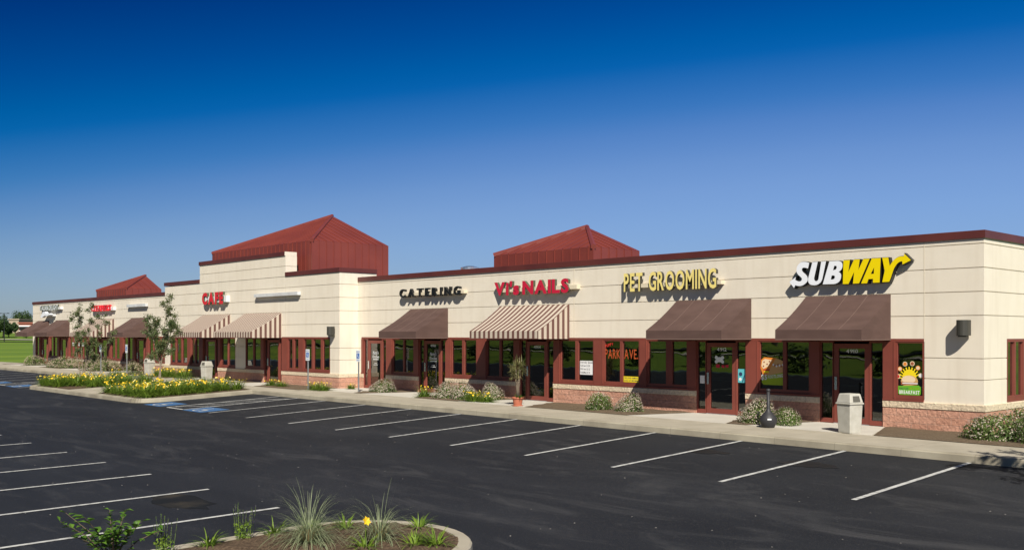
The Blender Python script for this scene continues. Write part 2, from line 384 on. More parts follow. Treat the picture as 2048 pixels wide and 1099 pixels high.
# ================================================================== SETTING
# terrain: lawn all round the site
def interp(t, tab):
    for (a, b), (c, d) in zip(tab, tab[1:]):
        if t <= c: return b+(d-b)*(t-a)/(c-a)
    return tab[-1][1]
def terrain_z(x, y):
    b = walk_z(x) if y > -4.35 else asphalt_z(x, max(y, -42))+.1
    tl = max(-71.3-x, 0); ts = max(-42-y, 0); tr = max(x-45, 0); tn = max(y-22, 0)
    t = max(tl, tr, tn)
    return b-.03+max(interp(t, [(0, 0), (60, .15), (140, .72), (240, 2.85), (700, 5), (3000, 8)]),
                     interp(ts, [(0, 0), (10, .7), (40, 1.6), (100, 3), (700, 5), (3000, 8)]))
xs = [-3000, -1500, -900, -600, -450, -380, -330, -300, -270, -240, -225, -205, -190, -170, -150, -130, -110, -100, -90, -80, -71.32, -50, -35.7, -15, -.02, 4, 14, 45, 70, 110, 200, 500, 1500, 3000]
ys = [-3000, -1200, -500, -250, -140, -100, -80, -60, -52, -42, -20, -4.36, -2.4, 0, 8, 18.02, 40, 60, 100, 150, 250, 500, 1200, 3000]
tb = MB(); nx = len(xs)
for y in ys:
    for x in xs: tb.v.append((x, y, terrain_z(x, y)))
for j in range(len(ys)-1):
    for i in range(nx-1):
        cx, cy = (xs[i]+xs[i+1])/2, (ys[j]+ys[j+1])/2
        if -90 < cx < 45 and -42 < cy < -2.4: continue
        if -71.32 < cx < 0 and -2.4 < cy < 18.02: continue
        if 0 < cx < 14 and -2.4 < cy < 0: continue
        a = j*nx+i; tb.f.append((a, a+1, a+1+nx, a+nx)); tb.m.append(0)
struct(tb.build('grass_ground', M['grass']))
# asphalt
ab = MB(); axs = [-90, -60, -30, 0, 45]; ays = [-42, -30, -20, -13, -9, -4.2]
for y in ays:
    for x in axs: ab.v.append((x, y, asphalt_z(x, y)))
for j in range(len(ays)-1):
    for i in range(4):
        a = j*5+i; ab.f.append((a, a+1, a+6, a+5)); ab.m.append(0)
struct(ab.build('car_park', M['asphalt']))
# pavement along the shops, with its kerb
pb = MB()
def slab(b, poly, top, thick, mi=0):
    n = len(poly); i = len(b.v)
    b.v += [(x, y, top(x, y)) for x, y in poly]+[(x, y, top(x, y)-thick) for x, y in poly]
    b.f.append(tuple(range(i, i+n))); b.m.append(mi)
    for k in range(n):
        b.f.append((i+(k+1) % n, i+k, i+k+n, i+n+(k+1) % n)); b.m.append(mi)
wz = lambda x, y: walk_z(x)
slab(pb, [(-90, -4.2), (14, -4.2), (14, 0), (-.0, 0), (-71.3, 0), (-90, -2.35)], wz, .3)
struct(pb.build('pavement', M['walk'], fix=True))
kb = MB()
def kerb_run(b, path, wdt, top, drop, closed=False, side=1):
    """kerb stones along a path; the path is the outer top edge, the kerb lies on its left"""
    n = len(path); P = [Vector((p[0], p[1], 0)) for p in path]; prof = []
    for k in range(n):
        a = P[(k-1) % n] if (closed or k > 0) else P[k]; c = P[(k+1) % n] if (closed or k < n-1) else P[k]
        d = (c-a).normalized(); nrm = Vector((-d.y, d.x, 0))*side
        q = P[k]; row = []
        for off, dz in ((-.02, -drop), (-.004, -.025), (.022, 0), (wdt, 0), (wdt, -drop)):
            r = q+nrm*off; row.append((r.x, r.y, top(q.x, q.y)+dz+.006))
        prof.append(row)
    i0 = len(b.v)
    for row in prof: b.v += row
    for k in range(n if closed else n-1):
        for j in range(4):
            a_ = i0+k*5+j; c_ = i0+((k+1) % n)*5+j
            b.f.append((a_, c_, c_+1, a_+1)); b.m.append(0)
kpath = [(x, -4.35) for x in [14-.5*k for k in range(0, 209)]]
kerb_run(kb, kpath, .155, wz, .3, side=-1)
struct(kb.build('kerb', M['kerb'], fix=True))
# planted peninsula reaching into the car park
def rounded(x0, x1, y0, y1, r, steps=7, corners=(1, 1, 1, 1)):
    pts = []
    for (cx, cy, a0, use) in ((x0+r, y0+r, 180, corners[0]), (x1-r, y0+r, 270, corners[1]), (x1-r, y1-r, 0, corners[2]), (x0+r, y1-r, 90, corners[3])):
        if use:
            for k in range(steps+1):
                a = R_(a0+90*k/steps); pts.append((cx+r*math.cos(a), cy+r*math.sin(a)))
        else:
            pts.append(({180: x0, 270: x1, 0: x1, 90: x0}[a0], {180: y0, 270: y0, 0: y1, 90: y1}[a0]))
    return pts
pen = rounded(-42.4, -28.1, -9.15, -4.36, 1.1, corners=(1, 1, 0, 0))
ppb = MB(); slab(ppb, pen, pen_z, .3); struct(ppb.build('planted_peninsula', M['walk'], fix=True))
# its kerb follows left, front and right sides
kp = [(-42.4, -4.36)]+[p for p in pen if p[1] < -4.4]+[(-28.1, -4.36)]
k2 = MB(); kerb_run(k2, kp, .155, pen_z, .3, side=1); struct(k2.build('kerb', M['kerb'], fix=True))
# mulch beds
def bed(name, poly, top, m, lift=.03, res=.25):
    xs_ = [p[0] for p in poly]; ys_ = [p[1] for p in poly]
    bm = bmesh.new(); vs = [bm.verts.new((x, y, top(x, y)+.012)) for x, y in poly]; bm.faces.new(vs)
    x = min(xs_)+res
    while x < max(xs_):
        g = bm.verts[:]+bm.edges[:]+bm.faces[:]; bmesh.ops.bisect_plane(bm, geom=g, plane_co=(x, 0, 0), plane_no=(1, 0, 0)); x += res
    y = min(ys_)+res
    while y < max(ys_):
        g = bm.verts[:]+bm.edges[:]+bm.faces[:]; bmesh.ops.bisect_plane(bm, geom=g, plane_co=(0, y, 0), plane_no=(0, 1, 0)); y += res
    for v in bm.verts:
        if not v.is_boundary: v.co.z += random.uniform(.25, 1)*lift
    me = bpy.data.meshes.new(name); bm.to_mesh(me); bm.free(); me.materials.append(m)
    o = bpy.data.objects.new(name, me); C.objects.link(o); return struct(o)
bed('planting_bed', [(-41.9, -8.3), (-41.2, -8.85), (-36.9, -8.85), (-36.9, -4.5), (-41.9, -4.5)], pen_z, M['mulch'])
bed('planting_bed', [(-33.3, -8.85), (-29.3, -8.85), (-28.4, -8.1), (-28.4, -4.3), (-33.3, -4.3)], pen_z, M['mulch'])
# entry beds against the walls, with flared entry slabs between them (X of door units)
flare = .75
doorsX = [(-70.55, -67.65+.0), (-65.3, -63.5), (-57.45, -55.7), (-51.6, -49.7), (-47.6, -45.6)]
# ------------------------------------------------------------------ parking marks
def mark(name, quads, m):
    b = MB()
    for q in quads:
        # subdivide long marks along their length so that they follow the ground
        (a, b2, c, d) = q; n = 8
        for k in range(n):
            t0, t1 = k/n, (k+1)/n
            P0 = [a[i]+(d[i]-a[i])*t0 for i in (0, 1)]; P1 = [b2[i]+(c[i]-b2[i])*t0 for i in (0, 1)]
            P2 = [b2[i]+(c[i]-b2[i])*t1 for i in (0, 1)]; P3 = [a[i]+(d[i]-a[i])*t1 for i in (0, 1)]
            b.quad(*[(p[0], p[1], asphalt_z(*p)+m[1]) for p in (P0, P1, P2, P3)])
    return struct(b.build(name, m[0], fix=False))
WP = (M['paint'], .006); BP = (M['blue_paint'], .005)
def line(x, y0, y1, w_=.1): return [(x-w_/2, y0), (x+w_/2, y0), (x+w_/2, y1), (x-w_/2, y1)]
row1 = [1.44, -1.23, -3.9, -6.52, -9.18, -11.76, -14.36, -17.0, -19.68, -22.33]
for x in row1: mark('parking_line', [line(x, -9.08, -4.4)], WP)
for x in (-5.36, -8.0, -10.67, -13.2, -15.75, -18.5, -21.2, -23.9, -26.6, -29.3, -32): mark('parking_line', [line(x, -21, -15.97)], WP)
def hatch(xa, xb):
    q = [line(xa, -9.08, -4.4), line(xb, -9.08, -4.4)]
    mark('parking_line', [q[0]], WP); mark('parking_line', [q[1]], WP)
    d = []; y = -8.9
    while y < -5.6:
        d.append([(xa+.06, y), (xa+.06, y+.12), (xb-.06, y+1.3), (xb-.06, y+1.18)]); y += .95
    mark('hatched_aisle', d, WP)
    mark('parking_line', [[(xa, -9.14), (xa, -9.04), (xb, -9.04), (xb, -9.14)]], WP)
hatch(-25.72, -24.35)
hatch(-47.0, -45.6)
for x in (-49.6, -52.2, -54.9, -57.5, -60.2, -62.8, -65.4, -68, -70.7, -42.95): mark('parking_line', [line(x, -9.3, -4.4)], WP)
def access_mark(x, y):
    mark('access_bay_mark', [[(x-.75, y-.55), (x+.75, y-.55), (x+.75, y+.55), (x-.75, y+.55)]], BP)
    W2 = (M['paint'], .010)
    mark('access_symbol', [line(x-.1, y-.1, y+.35, .09), [(x-.1, y-.14), (x-.1, y-.05), (x+.3, y-.05), (x+.3, y-.14)], line(x+.3, y-.42, y-.05, .09)]
         + [[(x-.1+.30*math.cos(a), y-.15+.30*math.sin(a)), (x-.1+.23*math.cos(a), y-.15+.23*math.sin(a)),
             (x-.1+.23*math.cos(a+.45), y-.15+.23*math.sin(a+.45)), (x-.1+.30*math.cos(a+.45), y-.15+.30*math.sin(a+.45))] for a in [2.6+.45*k for k in range(7)]], W2)
access_mark(-27.0, -8.6); access_mark(-23.45, -8.65); access_mark(-44.3, -8.7); access_mark(-48.4, -8.7)
b = MB(); rs = random.Random(77)
for _ in range(260):
    x, y = rs.uniform(-24, 6), rs.uniform(-21, -4.6)
    z = asphalt_z(x, y)+.004; q = rs.uniform(.008, .02); a_ = rs.uniform(0, 3)
    b.quad((x+q*math.cos(a_), y+q*math.sin(a_), z), (x-q*math.sin(a_), y+q*math.cos(a_), z+.006), (x-q*math.cos(a_), y-q*math.sin(a_), z), (x+q*math.sin(a_)*.6, y-q*math.cos(a_)*.6, z+.004))
tag(b.build('gravel_chips', mat('pale_chips', (.35, .33, .30), rough=.9)), 'scattered pale stone chips on the dark car park', 'gravel', kind='stuff')
for cx_, cy_, rx_, ry_, m_ in ((-7.1, -16.9, 1.0, .45, mat('sandy_stain', (.05, .043, .034), (.0125, .014, .0165), 1.2, .9, spec=.1, detail=10, lo=.30, hi=.52)), (-1.0, -6.4, .7, .35, mat('oil_stain', (.0085, .008, .008), (.0105, .0115, .0145), 3, .5, detail=8)), (-3.6, -6.2, .6, .3, None)):
    b = MB(); m_ = m_ or bpy.data.materials['oil_stain']; n_ = 22; ring = []
    for k in range(n_):
        a_ = 2*math.pi*k/n_; q = rs.uniform(.75, 1.1); ring.append((cx_+rx_*q*math.cos(a_), cy_+ry_*q*math.sin(a_)))
    b.v = [(x, y, asphalt_z(x, y)+.003) for x, y in ring]; b.f = [tuple(range(n_))]; b.m = [0]; struct(b.build('tarmac_stain', m_))
# ------------------------------------------------------------------ foreground island
isl = [(-3.15, -30), (-3.15, -16.95)]+[(-1.57+1.58*math.cos(R_(a)), -16.95+1.55*math.sin(R_(a))) for a in range(170, 5, -10)]+[(.01, -16.95), (.01, -30)]
def isl_z(x, y): return asphalt_z(x, y)+.15
ki = MB(); kerb_run(ki, isl, .18, isl_z, .3, side=-1); struct(ki.build('kerb', M['walk'], fix=True))
inner = [(-3.0, -30), (-3.0, -16.95)]+[(-1.57+1.41*math.cos(R_(a)), -16.95+1.40*math.sin(R_(a))) for a in range(170, 5, -10)]+[(-.2, -16.95), (-.2, -30)]
bed('planting_island', inner, lambda x, y: isl_z(x, y)-.03, M['mulch'], .05, .18)
isl2 = [(4.2, -8.8), (4.2, -4.9), (8.4, -4.9), (8.4, -8.8)]

# ================================================================== BUILDING
bld = empty('shopping_strip', (-35.65, 0, 0), 'long single-storey cream stucco shopping strip with red metal roof towers', 'building')
bld_inv = Matrix.Translation((35.65, 0, 0))
def part(o):
    """parent a mesh modelled in world coordinates under the building, keeping its place"""
    o.parent = bld; o.matrix_parent_inverse = bld_inv
    return o
def sub(o, p): o.parent = p; return o
def P(b, name, m, **k): return part(b.build(name, m, **k))
GROOVES = [4.61, 4.03, 3.45, 2.87, 2.336, 1.82, 1.30]
def wall_profile(z0, z1, extra=()):
    pr = [(0, z0)]; gd, gh = .022, .028
    for g in sorted(list(GROOVES)+list(extra)):
        if z0+.05 < g < z1-.03: pr += [(0, g-gh/2), (-gd, g-gh/2+.006), (-gd, g+gh/2-.002), (0, g+gh/2)]
    pr.append((0, z1)); return pr
def sweep(b, path, prof, caps=True, mi=0, thick=.25):
    """prof: (outward offset, z). path: outer face line going so that outside is on the right-hand side"""
    Pn = [Vector((p[0], p[1], 0)) for p in path]; n = len(Pn); cols = []
    for k in range(n):
        ns = []
        if k > 0: d = (Pn[k]-Pn[k-1]).normalized(); ns.append(Vector((d.y, -d.x, 0)))
        if k < n-1: d = (Pn[k+1]-Pn[k]).normalized(); ns.append(Vector((d.y, -d.x, 0)))
        nn = sum(ns, Vector())
        if len(ns) == 2: nn = nn/(1+ns[0].dot(ns[1]))
        cols.append([Pn[k]+nn*o+Vector((0, 0, z)) for o, z in prof]+[Pn[k]-nn*thick+Vector((0, 0, prof[-1][1])), Pn[k]-nn*thick+Vector((0, 0, prof[0][1]))])
    i0 = len(b.v); m_ = len(cols[0])
    for c in cols: b.v += [tuple(p) for p in c]
    for k in range(n-1):
        for j in range(m_):
            a = i0+k*m_+j; a2 = i0+k*m_+(j+1) % m_
            b.f.append((a, a+m_, a2+m_, a2)); b.m.append(mi)
    b.f.append(tuple(range(i0, i0+m_))); b.m.append(mi)
    b.f.append(tuple(range(i0+(n-1)*m_, i0+n*m_))[::-1]); b.m.append(mi)
BY = -.95                               # front plane of the projecting centre bay
XL, XR = -71.3, 0.0
BL, BR = -44.75, -26.72                 # centre bay ends
# ---- upper walls
b = MB()
sweep(b, [(BR, 0), (XR, 0), (XR, 18), ], wall_profile(2.30, 4.75))
P(b, 'upper_wall', M['stucco'], fix=True)
b = MB(); sweep(b, [(XL, 18), (XL, 0), (BL, 0)], wall_profile(2.30, 4.75)); P(b, 'upper_wall', M['stucco'], fix=True)
b = MB(); sweep(b, [(BL, .3), (BL, BY), (BR, BY), (BR, 1.0)], wall_profile(2.30, 5.12)); P(b, 'upper_wall', M['stucco'], fix=True)
CL, CR = -40.3, -31.3
b = MB(); sweep(b, [(CL, -.35), (CL, BY-.006), (CR, BY-.006), (CR, -.35)], wall_profile(5.14, 6.10, (5.62,)) ); P(b, 'raised_parapet', M['stucco'], fix=True)
b = MB(); b.box(-71.2, -.1, 17.75, 18, 0, 4.75); P(b, 'rear_wall', M['stucco'])
# ---- coping
def coping(path, z, h=.20):
    b = MB(); sweep(b, path, [(.03, z-h), (.045, z-h+.01), (.045, z-.01), (.03, z)], thick=.30); return P(b, 'parapet_coping', M['cap'], fix=True)
coping([(BR+.05, 0), (XR, 0), (XR, 18)], 4.93)
coping([(XL, 18), (XL, 0), (BL-.05, 0)], 4.93)
coping([(CR+.004, BY), (BR, BY), (BR, 1.0)], 5.33, .20)
coping([(BL, .3), (BL, BY), (CL-.004, BY)], 5.36, .20)
coping([(CL, -.35), (CL, BY-.006), (CR-.03, BY-.006)], 6.30, .20)
b = MB(); b.box(CR-.029, CR+.003, BY-.04, -.36, 6.102, 6.297); b.box(CR-.28, CR-.03, BY+.30, -.36, 6.102, 6.295); P(b, 'parapet_end', M['stucco'])
for x, y in ((-1.46, 0), (-13.6, 0), (-31.3, BY)):
    b = MB(); b.box(x-.011, x+.011, y-.003, y+.01, 2.31, 4.74); P(b, 'expansion_joint', M['joint'])
# ---- roof deck
b = MB(); b.box(-71.0, -.3, .3, 17.7, 4.2, 4.35); b.box(BL+.3, BR-.3, BY+.3, .3, 4.2, 4.35); P(b, 'roof', M['roof_deck'])
# ---- stucco piers between windows (below the header)
def pier(path): 
    b = MB(); sweep(b, path, wall_profile(.705, 2.30)); P(b, 'stucco_pier', M['stucco'], fix=True)
def base(path):
    b = MB(); sweep(b, path, [(.03, -.1), (.03, .535)]); P(b, 'block_base', M['pink_block'], fix=True)
    b = MB(); sweep(b, path, [(.035, .535), (.05, .545), (.05, .69), (.03, .70), (-.0, .705)]); P(b, 'stone_course', M['cream_block'], fix=True)
# ---- shop front description: list of ('w', [panes]) and ('d', sideL, leaf, sideR, number)
def mirror(seq, c):
    out = []
    for s in reversed(seq):
        if s[0] == 'w': out.append(('w', [(c-b_, c-a_) for a_, b_ in reversed(s[1])]))
        elif s[0] == 'd':
            f = lambda t: None if t is None else (c-t[1], c-t[0])
            out.append(('d', f(s[3]), f(s[2]), f(s[1]), None))
    return out
right = [
 ('d', (-26.24, -25.97), (-25.95, -24.90), (-24.86, -24.60), 'logo'),
 ('w', [(-24.10, -23.39), (-23.31, -22.69)]),
 ('d', (-22.27, -21.99), (-21.97, -20.90), (-20.86, -20.60), '4916'),
 ('w', [(-20.19, -19.57), (-19.43, -18.74)]),
 ('w', [(-18.09, -17.42), (-17.32, -16.65)]),
 ('d', (-16.26, -16.0), (-15.98, -14.93), (-14.89, -14.60), '4914'),
 ('w', [(-14.22, -13.54), (-13.40, -12.72)]),
 ('w', [(-12.20, -11.53), (-11.42, -10.74)]),
 ('w', [(-10.34, -9.64), (-9.40, -8.84)]),
 ('d', (-8.43, -8.14), (-8.12, -7.06), (-7.02, -6.73), '4912'),
 ('w', [(-6.24, -5.49), (-5.39, -4.68)]),
 ('d', (-4.31, -3.97), (-3.95, -2.92), (-2.88, -2.56), '4910'),
 ('w', [(-2.16, -1.50)])]
left = mirror(right[1:], -72.0); left[0] = ('w', [(-70.5, -69.84)])
bayR = [
 ('w', [(-35.17, -34.45), (-34.35, -33.69)]),
 ('d', (-33.30, -33.06), (-33.04, -31.90), (-31.86, -31.66), None),
 ('w', [(-31.06, -30.70), (-30.52, -30.16)]),
 ('w', [(-29.64, -29.01), (-28.84, -28.24), (-28.06, -27.52)])]
bayL = mirror(bayR, -71.5)
ZH = 2.30; ZS = .70
door_proto = {}
def post(b, x0, x1, y0, z0, z1, d=.12): b.box(x0, x1, y0, y0+d, z0, z1)
def shopfront(seq, Y, X0, X1, wallL, wallR):
    """X0..X1 is the whole run of metal and glass"""
    spans = []
    for s in seq:
        if s[0] == 'w': spans.append((s[1][0][0]-.05, s[1][-1][1]+.05))
        else:
            a = s[1][0] if s[1] else s[2][0]; c = s[3][1] if s[3] else s[2][1]
            spans.append((a-.03, c+.03))
    # head rail
    b = MB(); b.box(X0, X1, Y-.012, Y+.16, 2.225, ZH-.002); P(b, 'head_rail', M['frame'])
    # pillars between units
    edges = [X0]+[v for sp in spans for v in sp]+[X1]
    runs = []; start = X0
    for k in range(0, len(edges), 2):
        a, c = edges[k], edges[k+1]
        isdL = k > 0 and seq[k//2-1][0] == 'd'; isdR = k//2 < len(seq) and seq[k//2][0] == 'd'
        if c-a > .02:
            b = MB(); b.box(a, c, Y-.03, Y+.14, ZS+.055, 2.222); b.box(a+.015, c-.015, Y+.0, Y+.12, ZS+.002, ZS+.053)
            if c-a > .12: b.box(c-.035, c, Y-.042, Y-.031, ZS+.07, 2.22)
            P(b, 'pillar', M['frame'])
    # solid base under everything that is not a door
    cur = X0
    for s, sp in zip(seq, spans):
        if s[0] == 'd':
            if sp[0]-cur > .05: base([(cur, Y), (sp[0], Y)]); sill(cur, sp[0], Y)
            cur = sp[1]
    if X1-cur > .05: base([(cur, Y), (X1, Y)]); sill(cur, X1, Y)
    for s, sp in zip(seq, spans):
        if s[0] == 'w':
            b = MB(); x0, x1 = sp; zb, zt = ZS+.16, 2.222
            b.box(x0, s[1][0][0], Y+.0, Y+.12, ZS+.06, zt); b.box(s[1][-1][1], x1, Y, Y+.12, ZS+.06, zt)
            b.box(s[1][0][0], s[1][-1][1], Y+.002, Y+.118, ZS+.06, zb); b.box(s[1][0][0], s[1][-1][1], Y+.002, Y+.118, zt-.03, zt-.001)
            for (p, q) in zip(s[1], s[1][1:]): b.box(p[1], q[0], Y+.001, Y+.119, zb, zt-.03)
            f = P(b, 'window', M['frame'])
            j = MB(); j.box(x0-.02, x0+.035, Y+.125, Y+.42, .80, 2.25); sub(j.build('reveal', M['reveal']), f)
            for p in s[1]:
                g = MB(); g.box(p[0], p[1], Y+.055, Y+.061, zb, zt-.03); sub(g.build('pane', M['glass']), f)
        else:
            door(s, Y, sp)
def sill(x0, x1, Y):
    b = MB(); b.box(x0, x1, Y-.055, Y+.1, ZS+.006, ZS+.055); P(b, 'window_sill', M['frame'])
def door(s, Y, sp):
    zt = 2.222; zf = walk_z(sp[0])+.015
    for side in (s[1], s[3]):
        if not side: continue
        b = MB(); x0, x1 = side; lo, hi = (sp[0], x1+.02) if side is s[1] else (x0-.04, sp[1])
        b.box(lo, x0, Y, Y+.12, zf, zt); b.box(x1, hi, Y, Y+.12, zf, zt); b.box(x0, x1, Y+.002, Y+.118, zf, zf+.12); b.box(x0, x1, Y+.002, Y+.118, zt-.04, zt-.001)
        f = P(b, 'sidelight', M['frame'])
        g = MB(); g.box(x0, x1, Y+.055, Y+.061, zf+.12, zt-.04); sub(g.build('pane', M['glass']), f)
    x0, x1 = s[2]; x0 += .022 if s[1] else 0; x1 -= .002
    b = MB(); st = .13
    b.box(x0, x0+st, Y+.012, Y+.075, zf+.01, zt-.06); b.box(x1-st, x1, Y+.012, Y+.075, zf+.01, zt-.06)
    b.box(x0+st, x1-st, Y+.014, Y+.073, zf+.01, zf+.16); b.box(x0+st, x1-st, Y+.014, Y+.073, zt-.19, zt-.06)
    d = P(b, 'door', M['frame'])
    g = MB(); g.box(x0+st, x1-st, Y+.045, Y+.05, zf+.16, zt-.19); sub(g.build('pane', M['glass']), d)
    h = MB(); h.box(x0+.035, x0+.10, Y-.03, Y-.012, .92, 1.27); h.box(x0+.05, x0+.08, Y-.012, Y+.012, .95, .98); h.box(x0+.05, x0+.08, Y-.012, Y+.012, 1.2, 1.23)
    sub(h.build('handle', M['shiny']), d)
    h = MB(); h.box(x0+st-.02, x1-st+.02, Y+.078, Y+.10, 1.02, 1.07); sub(h.build('push_bar', M['steel']), d)
    h = MB(); h.box(x0, x1, Y-.02, Y+.1, zf-.02, zf+.008); sub(h.build('threshold', M['steel']), d)
    mid = (x0+x1)/2
    if s[4] and s[4] != 'logo':
        sub(flat_text(s[4], mid-.17, mid+.17, 1.915, 2.015, Y+.042, M['sign_white'], None, 'house_number', offset=.01), d)
    if s[4] in ('logo', '4916'):
        t1 = flat_text("Matty's", mid-.2, mid+.2, 1.56, 1.70, Y+.041, M['sign_white'], None, 'shop_lettering', offset=.015); sub(t1, d)
        t1 = flat_text("Kitchen", mid-.22, mid+.24, 1.40, 1.52, Y+.041, M['sign_white'], None, 'shop_lettering', offset=.02); sub(t1, d)
        h = MB(); h.box(mid-.2, mid+.2, Y+.038, Y+.041, 1.325, 1.355); h.box(mid-.1, mid+.1, Y+.038, Y+.041, 1.16, 1.175); h.box(mid-.16, mid+.16, Y+.038, Y+.041, 1.10, 1.115); sub(h.build('shop_lettering', M['sign_white']), d)
    if s[4] == '4912':
        h = MB()
        for cx_, cz_, r_ in ((mid-.19, 1.72, .055), (mid-.19, 1.60, .055), (mid+.03, 1.72, .055), (mid+.03, 1.60, .055)):
            h.prism([(cx_+r_*math.cos(a), cz_+r_*math.sin(a)) for a in [k*math.pi/5 for k in range(10)]], lambda u, v, t: (u, t, v), Y+.037, Y+.041)
        h.box(mid-.19, mid+.03, Y+.036, Y+.040, 1.585, 1.735)
        sub(h.build('bone_sticker', M['sign_white']), d)
        h = MB(); h.box(mid-.2, mid-.07, Y+.037, Y+.041, 1.42, 1.52); h.box(mid+.0, mid+.1, Y+.037, Y+.041, 1.42, 1.5); h.box(mid+.14, mid+.24, Y+.037, Y+.041, 1.43, 1.51); sub(h.build('sticker', M['crimson']), d)
shopfront(right, 0, -26.42, -1.46, None, None)
shopfront(left, 0, -70.6, -45.5, None, None)
shopfront(bayR, BY, -35.21, -27.48, None, None)
shopfront(bayL, BY, -44.02, -36.29, None, None)
# piers and their bases
pier([(-1.46, 0), (XR, 0), (XR, 1.42)]); base([(-1.46, 0), (XR, 0), (XR, 18)])
pier([(XR, 2.75), (XR, 18)])
pier([(XL, 18), (XL, 0), (-70.6, 0)]); base([(XL, 18), (XL, 0), (-70.6, 0)])
pier([(-27.48, BY), (BR, BY), (BR, 0), (-26.42, 0)]); base([(-27.48, BY), (BR, BY), (BR, 0), (-26.42, 0)])
pier([(-45.5, 0), (BL, 0), (BL, BY), (-44.02, BY)]); base([(-45.5, 0), (BL, 0), (BL, BY), (-44.02, BY)])
pier([(-36.29, BY), (-35.21, BY)]); base([(-36.29, BY), (-35.21, BY)])
# end-wall window
b = MB(); X = XR
b.box(X-.12, X-.0, 1.42, 2.75, .71, .86); b.box(X-.12, X-.0, 1.42, 2.75, 2.22, 2.298)
for y0, y1 in ((1.42, 1.50), (1.93, 2.02), (2.5, 2.75)): b.box(X-.12, X-.0, y0, y1, .86, 2.22)
f = P(b, 'window', M['frame'])
for y0, y1 in ((1.50, 1.93), (2.02, 2.5)):
    g = MB(); g.box(X-.064, X-.058, y0, y1, .86, 2.22); sub(g.build('pane', M['glass']), f)
    g = MB(); g.box(X-.10, X-.095, y0+.12, y0+.30, .86, 2.22); sub(g.build('blind', M['raceway']), f)
# ---- interior
b = MB(); b.box(-71, -.3, .3, 17.5, -.05, .02); b.box(BL+.3, BR-.3, BY+.25, .3, -.05, .02); P(b, 'shop_floor', M['interior_floor'])
b = MB(); b.box(-71, -.3, .2, 17.5, 2.75, 2.85); b.box(BL+.3, BR-.3, BY+.25, .2, 2.75, 2.85); P(b, 'shop_ceiling', M['interior'])
b = MB()
for x in (-66.5, -60.5, -53, -44.9, -36, -26.9, -18.5, -13.0, -6.6): b.box(x-.08, x+.08, .45, 9, .02, 2.75)
b.box(-71, -.3, 9, 9.1, .02, 2.75)
P(b, 'shop_partition', M['interior'])
# pieces seen dimly through the glass
def counter(x, y, w_, d_, h, m, lab, cat, name='shop_counter'):
    b = MB(); b.box(x-w_/2, x+w_/2, y-d_/2, y+d_/2, .02, h-.04); b.box(x-w_/2-.03, x+w_/2+.03, y-d_/2-.03, y+d_/2+.03, h-.04, h); b.box(x-w_/2+.03, x+w_/2-.03, y-d_/2-.006, y-d_/2, .12, h-.12)
    tag(b.build(name, m), lab, cat)
counter(-3.2, 3.2, 2.4, .5, 1.1, M['white'], 'pale serving counter seen through the glass door of the corner shop', 'counter')
counter(-15.6, 3.0, 2.0, .5, 1.0, M['raceway'], 'pale reception counter behind the glass of the nail salon door', 'counter')
counter(-5.2, 1.5, .5, .35, .95, M['white'], 'small white stand inside the window left of the corner shop door', 'display stand', 'display_stand')
counter(-9.0, 1.1, .35, .3, 1.0, M['white'], 'white box stand inside the window left of the pet groomer door', 'display stand', 'display_stand')
# ---- awnings
def awning(xl, xr, Y, pr, striped, label=None, zt=3.45, zb=2.27, val=.26):
    t = .012; b = MB(); yf = Y-pr; zv = zb+val
    def slabp(a, c, d, e, mi):
        a, c, d, e = map(Vector, (a, c, d, e)); n = (c-a).cross(e-a).normalized()*t
        i = len(b.v); b.v += [tuple(p) for p in (a, c, d, e, a-n, c-n, d-n, e-n)]
        for f in ((0, 1, 2, 3), (7, 6, 5, 4), (0, 4, 5, 1), (1, 5, 6, 2), (2, 6, 7, 3), (3, 7, 4, 0)): b.f.append(tuple(i+k for k in f)); b.m.append(mi)
    # slope with slight sag, valance, sides
    n = 6
    for k in range(n):
        t0, t1 = k/n, (k+1)/n
        def pt(x, q): return (x, Y-.01-(pr-.01)*q, zt+(zv-zt)*q-.05*math.sin(math.pi*q))
        slabp(pt(xl, t1), pt(xr, t1), pt(xr, t0), pt(xl, t0), 0)
    slabp((xl, yf, zb), (xr, yf, zb), (xr, yf, zv), (xl, yf, zv), 0)
    for x, sgn in ((xl, -1), (xr, 1)):
        poly = [(Y-.01, zb), (Y-.01, zt)]+[(Y-.01-(pr-.01)*k/n, zt+(zv-zt)*k/n-.05*math.sin(math.pi*k/n)) for k in range(1, n)]+[(yf, zv), (yf, zb)]
        x0 = x if sgn > 0 else x-.012
        b.prism(poly, lambda u, v, tt: (tt, u, v), x0+.001, x0+.013, 1)
    ms = [M['stripe_x'], M['stripe_y']] if striped else [M['awning'], M['awning']]
    a = P(b, 'awning', ms, fix=True, label=label)
    # piping along edges and hidden frame bars
    p = MB()
    p.tube([(xl, yf-.004, zb), (xr, yf-.004, zb)], [.012]*2, 6); p.tube([(xr+.012, yf, zb), (xr+.012, Y-.02, zb)], [.012]*2, 6); p.tube([(xl-.012, yf, zb), (xl-.012, Y-.02, zb)], [.012]*2, 6)
    if not striped:
        for k in range(1, 4):
            x = xl+(xr-xl)*k/4
            p.tube([(x, Y-.01-(pr-.01)*q, zt+(zv-zt)*q-.05*math.sin(math.pi*q)+.001) for q in (0, .2, .4, .6, .8, 1)], [.006]*6, 4)
    sub(p.build('piping', M['stripe_y'] if striped else M['seam']), a)
    p = MB()
    for x in (xl+.05, (xl+xr)/2, xr-.05): p.tube([(x, yf+.03, zv-.03), (x, Y, zt-.08)], [.014]*2, 6); p.tube([(x, yf+.03, zb+.02), (x, Y, zb+.02)], [.014]*2, 6)
    sub(p.build('awning_frame', M['steel']), a)
SL = 'striped cream and maroon awning'
BLb = 'plain brown awning'
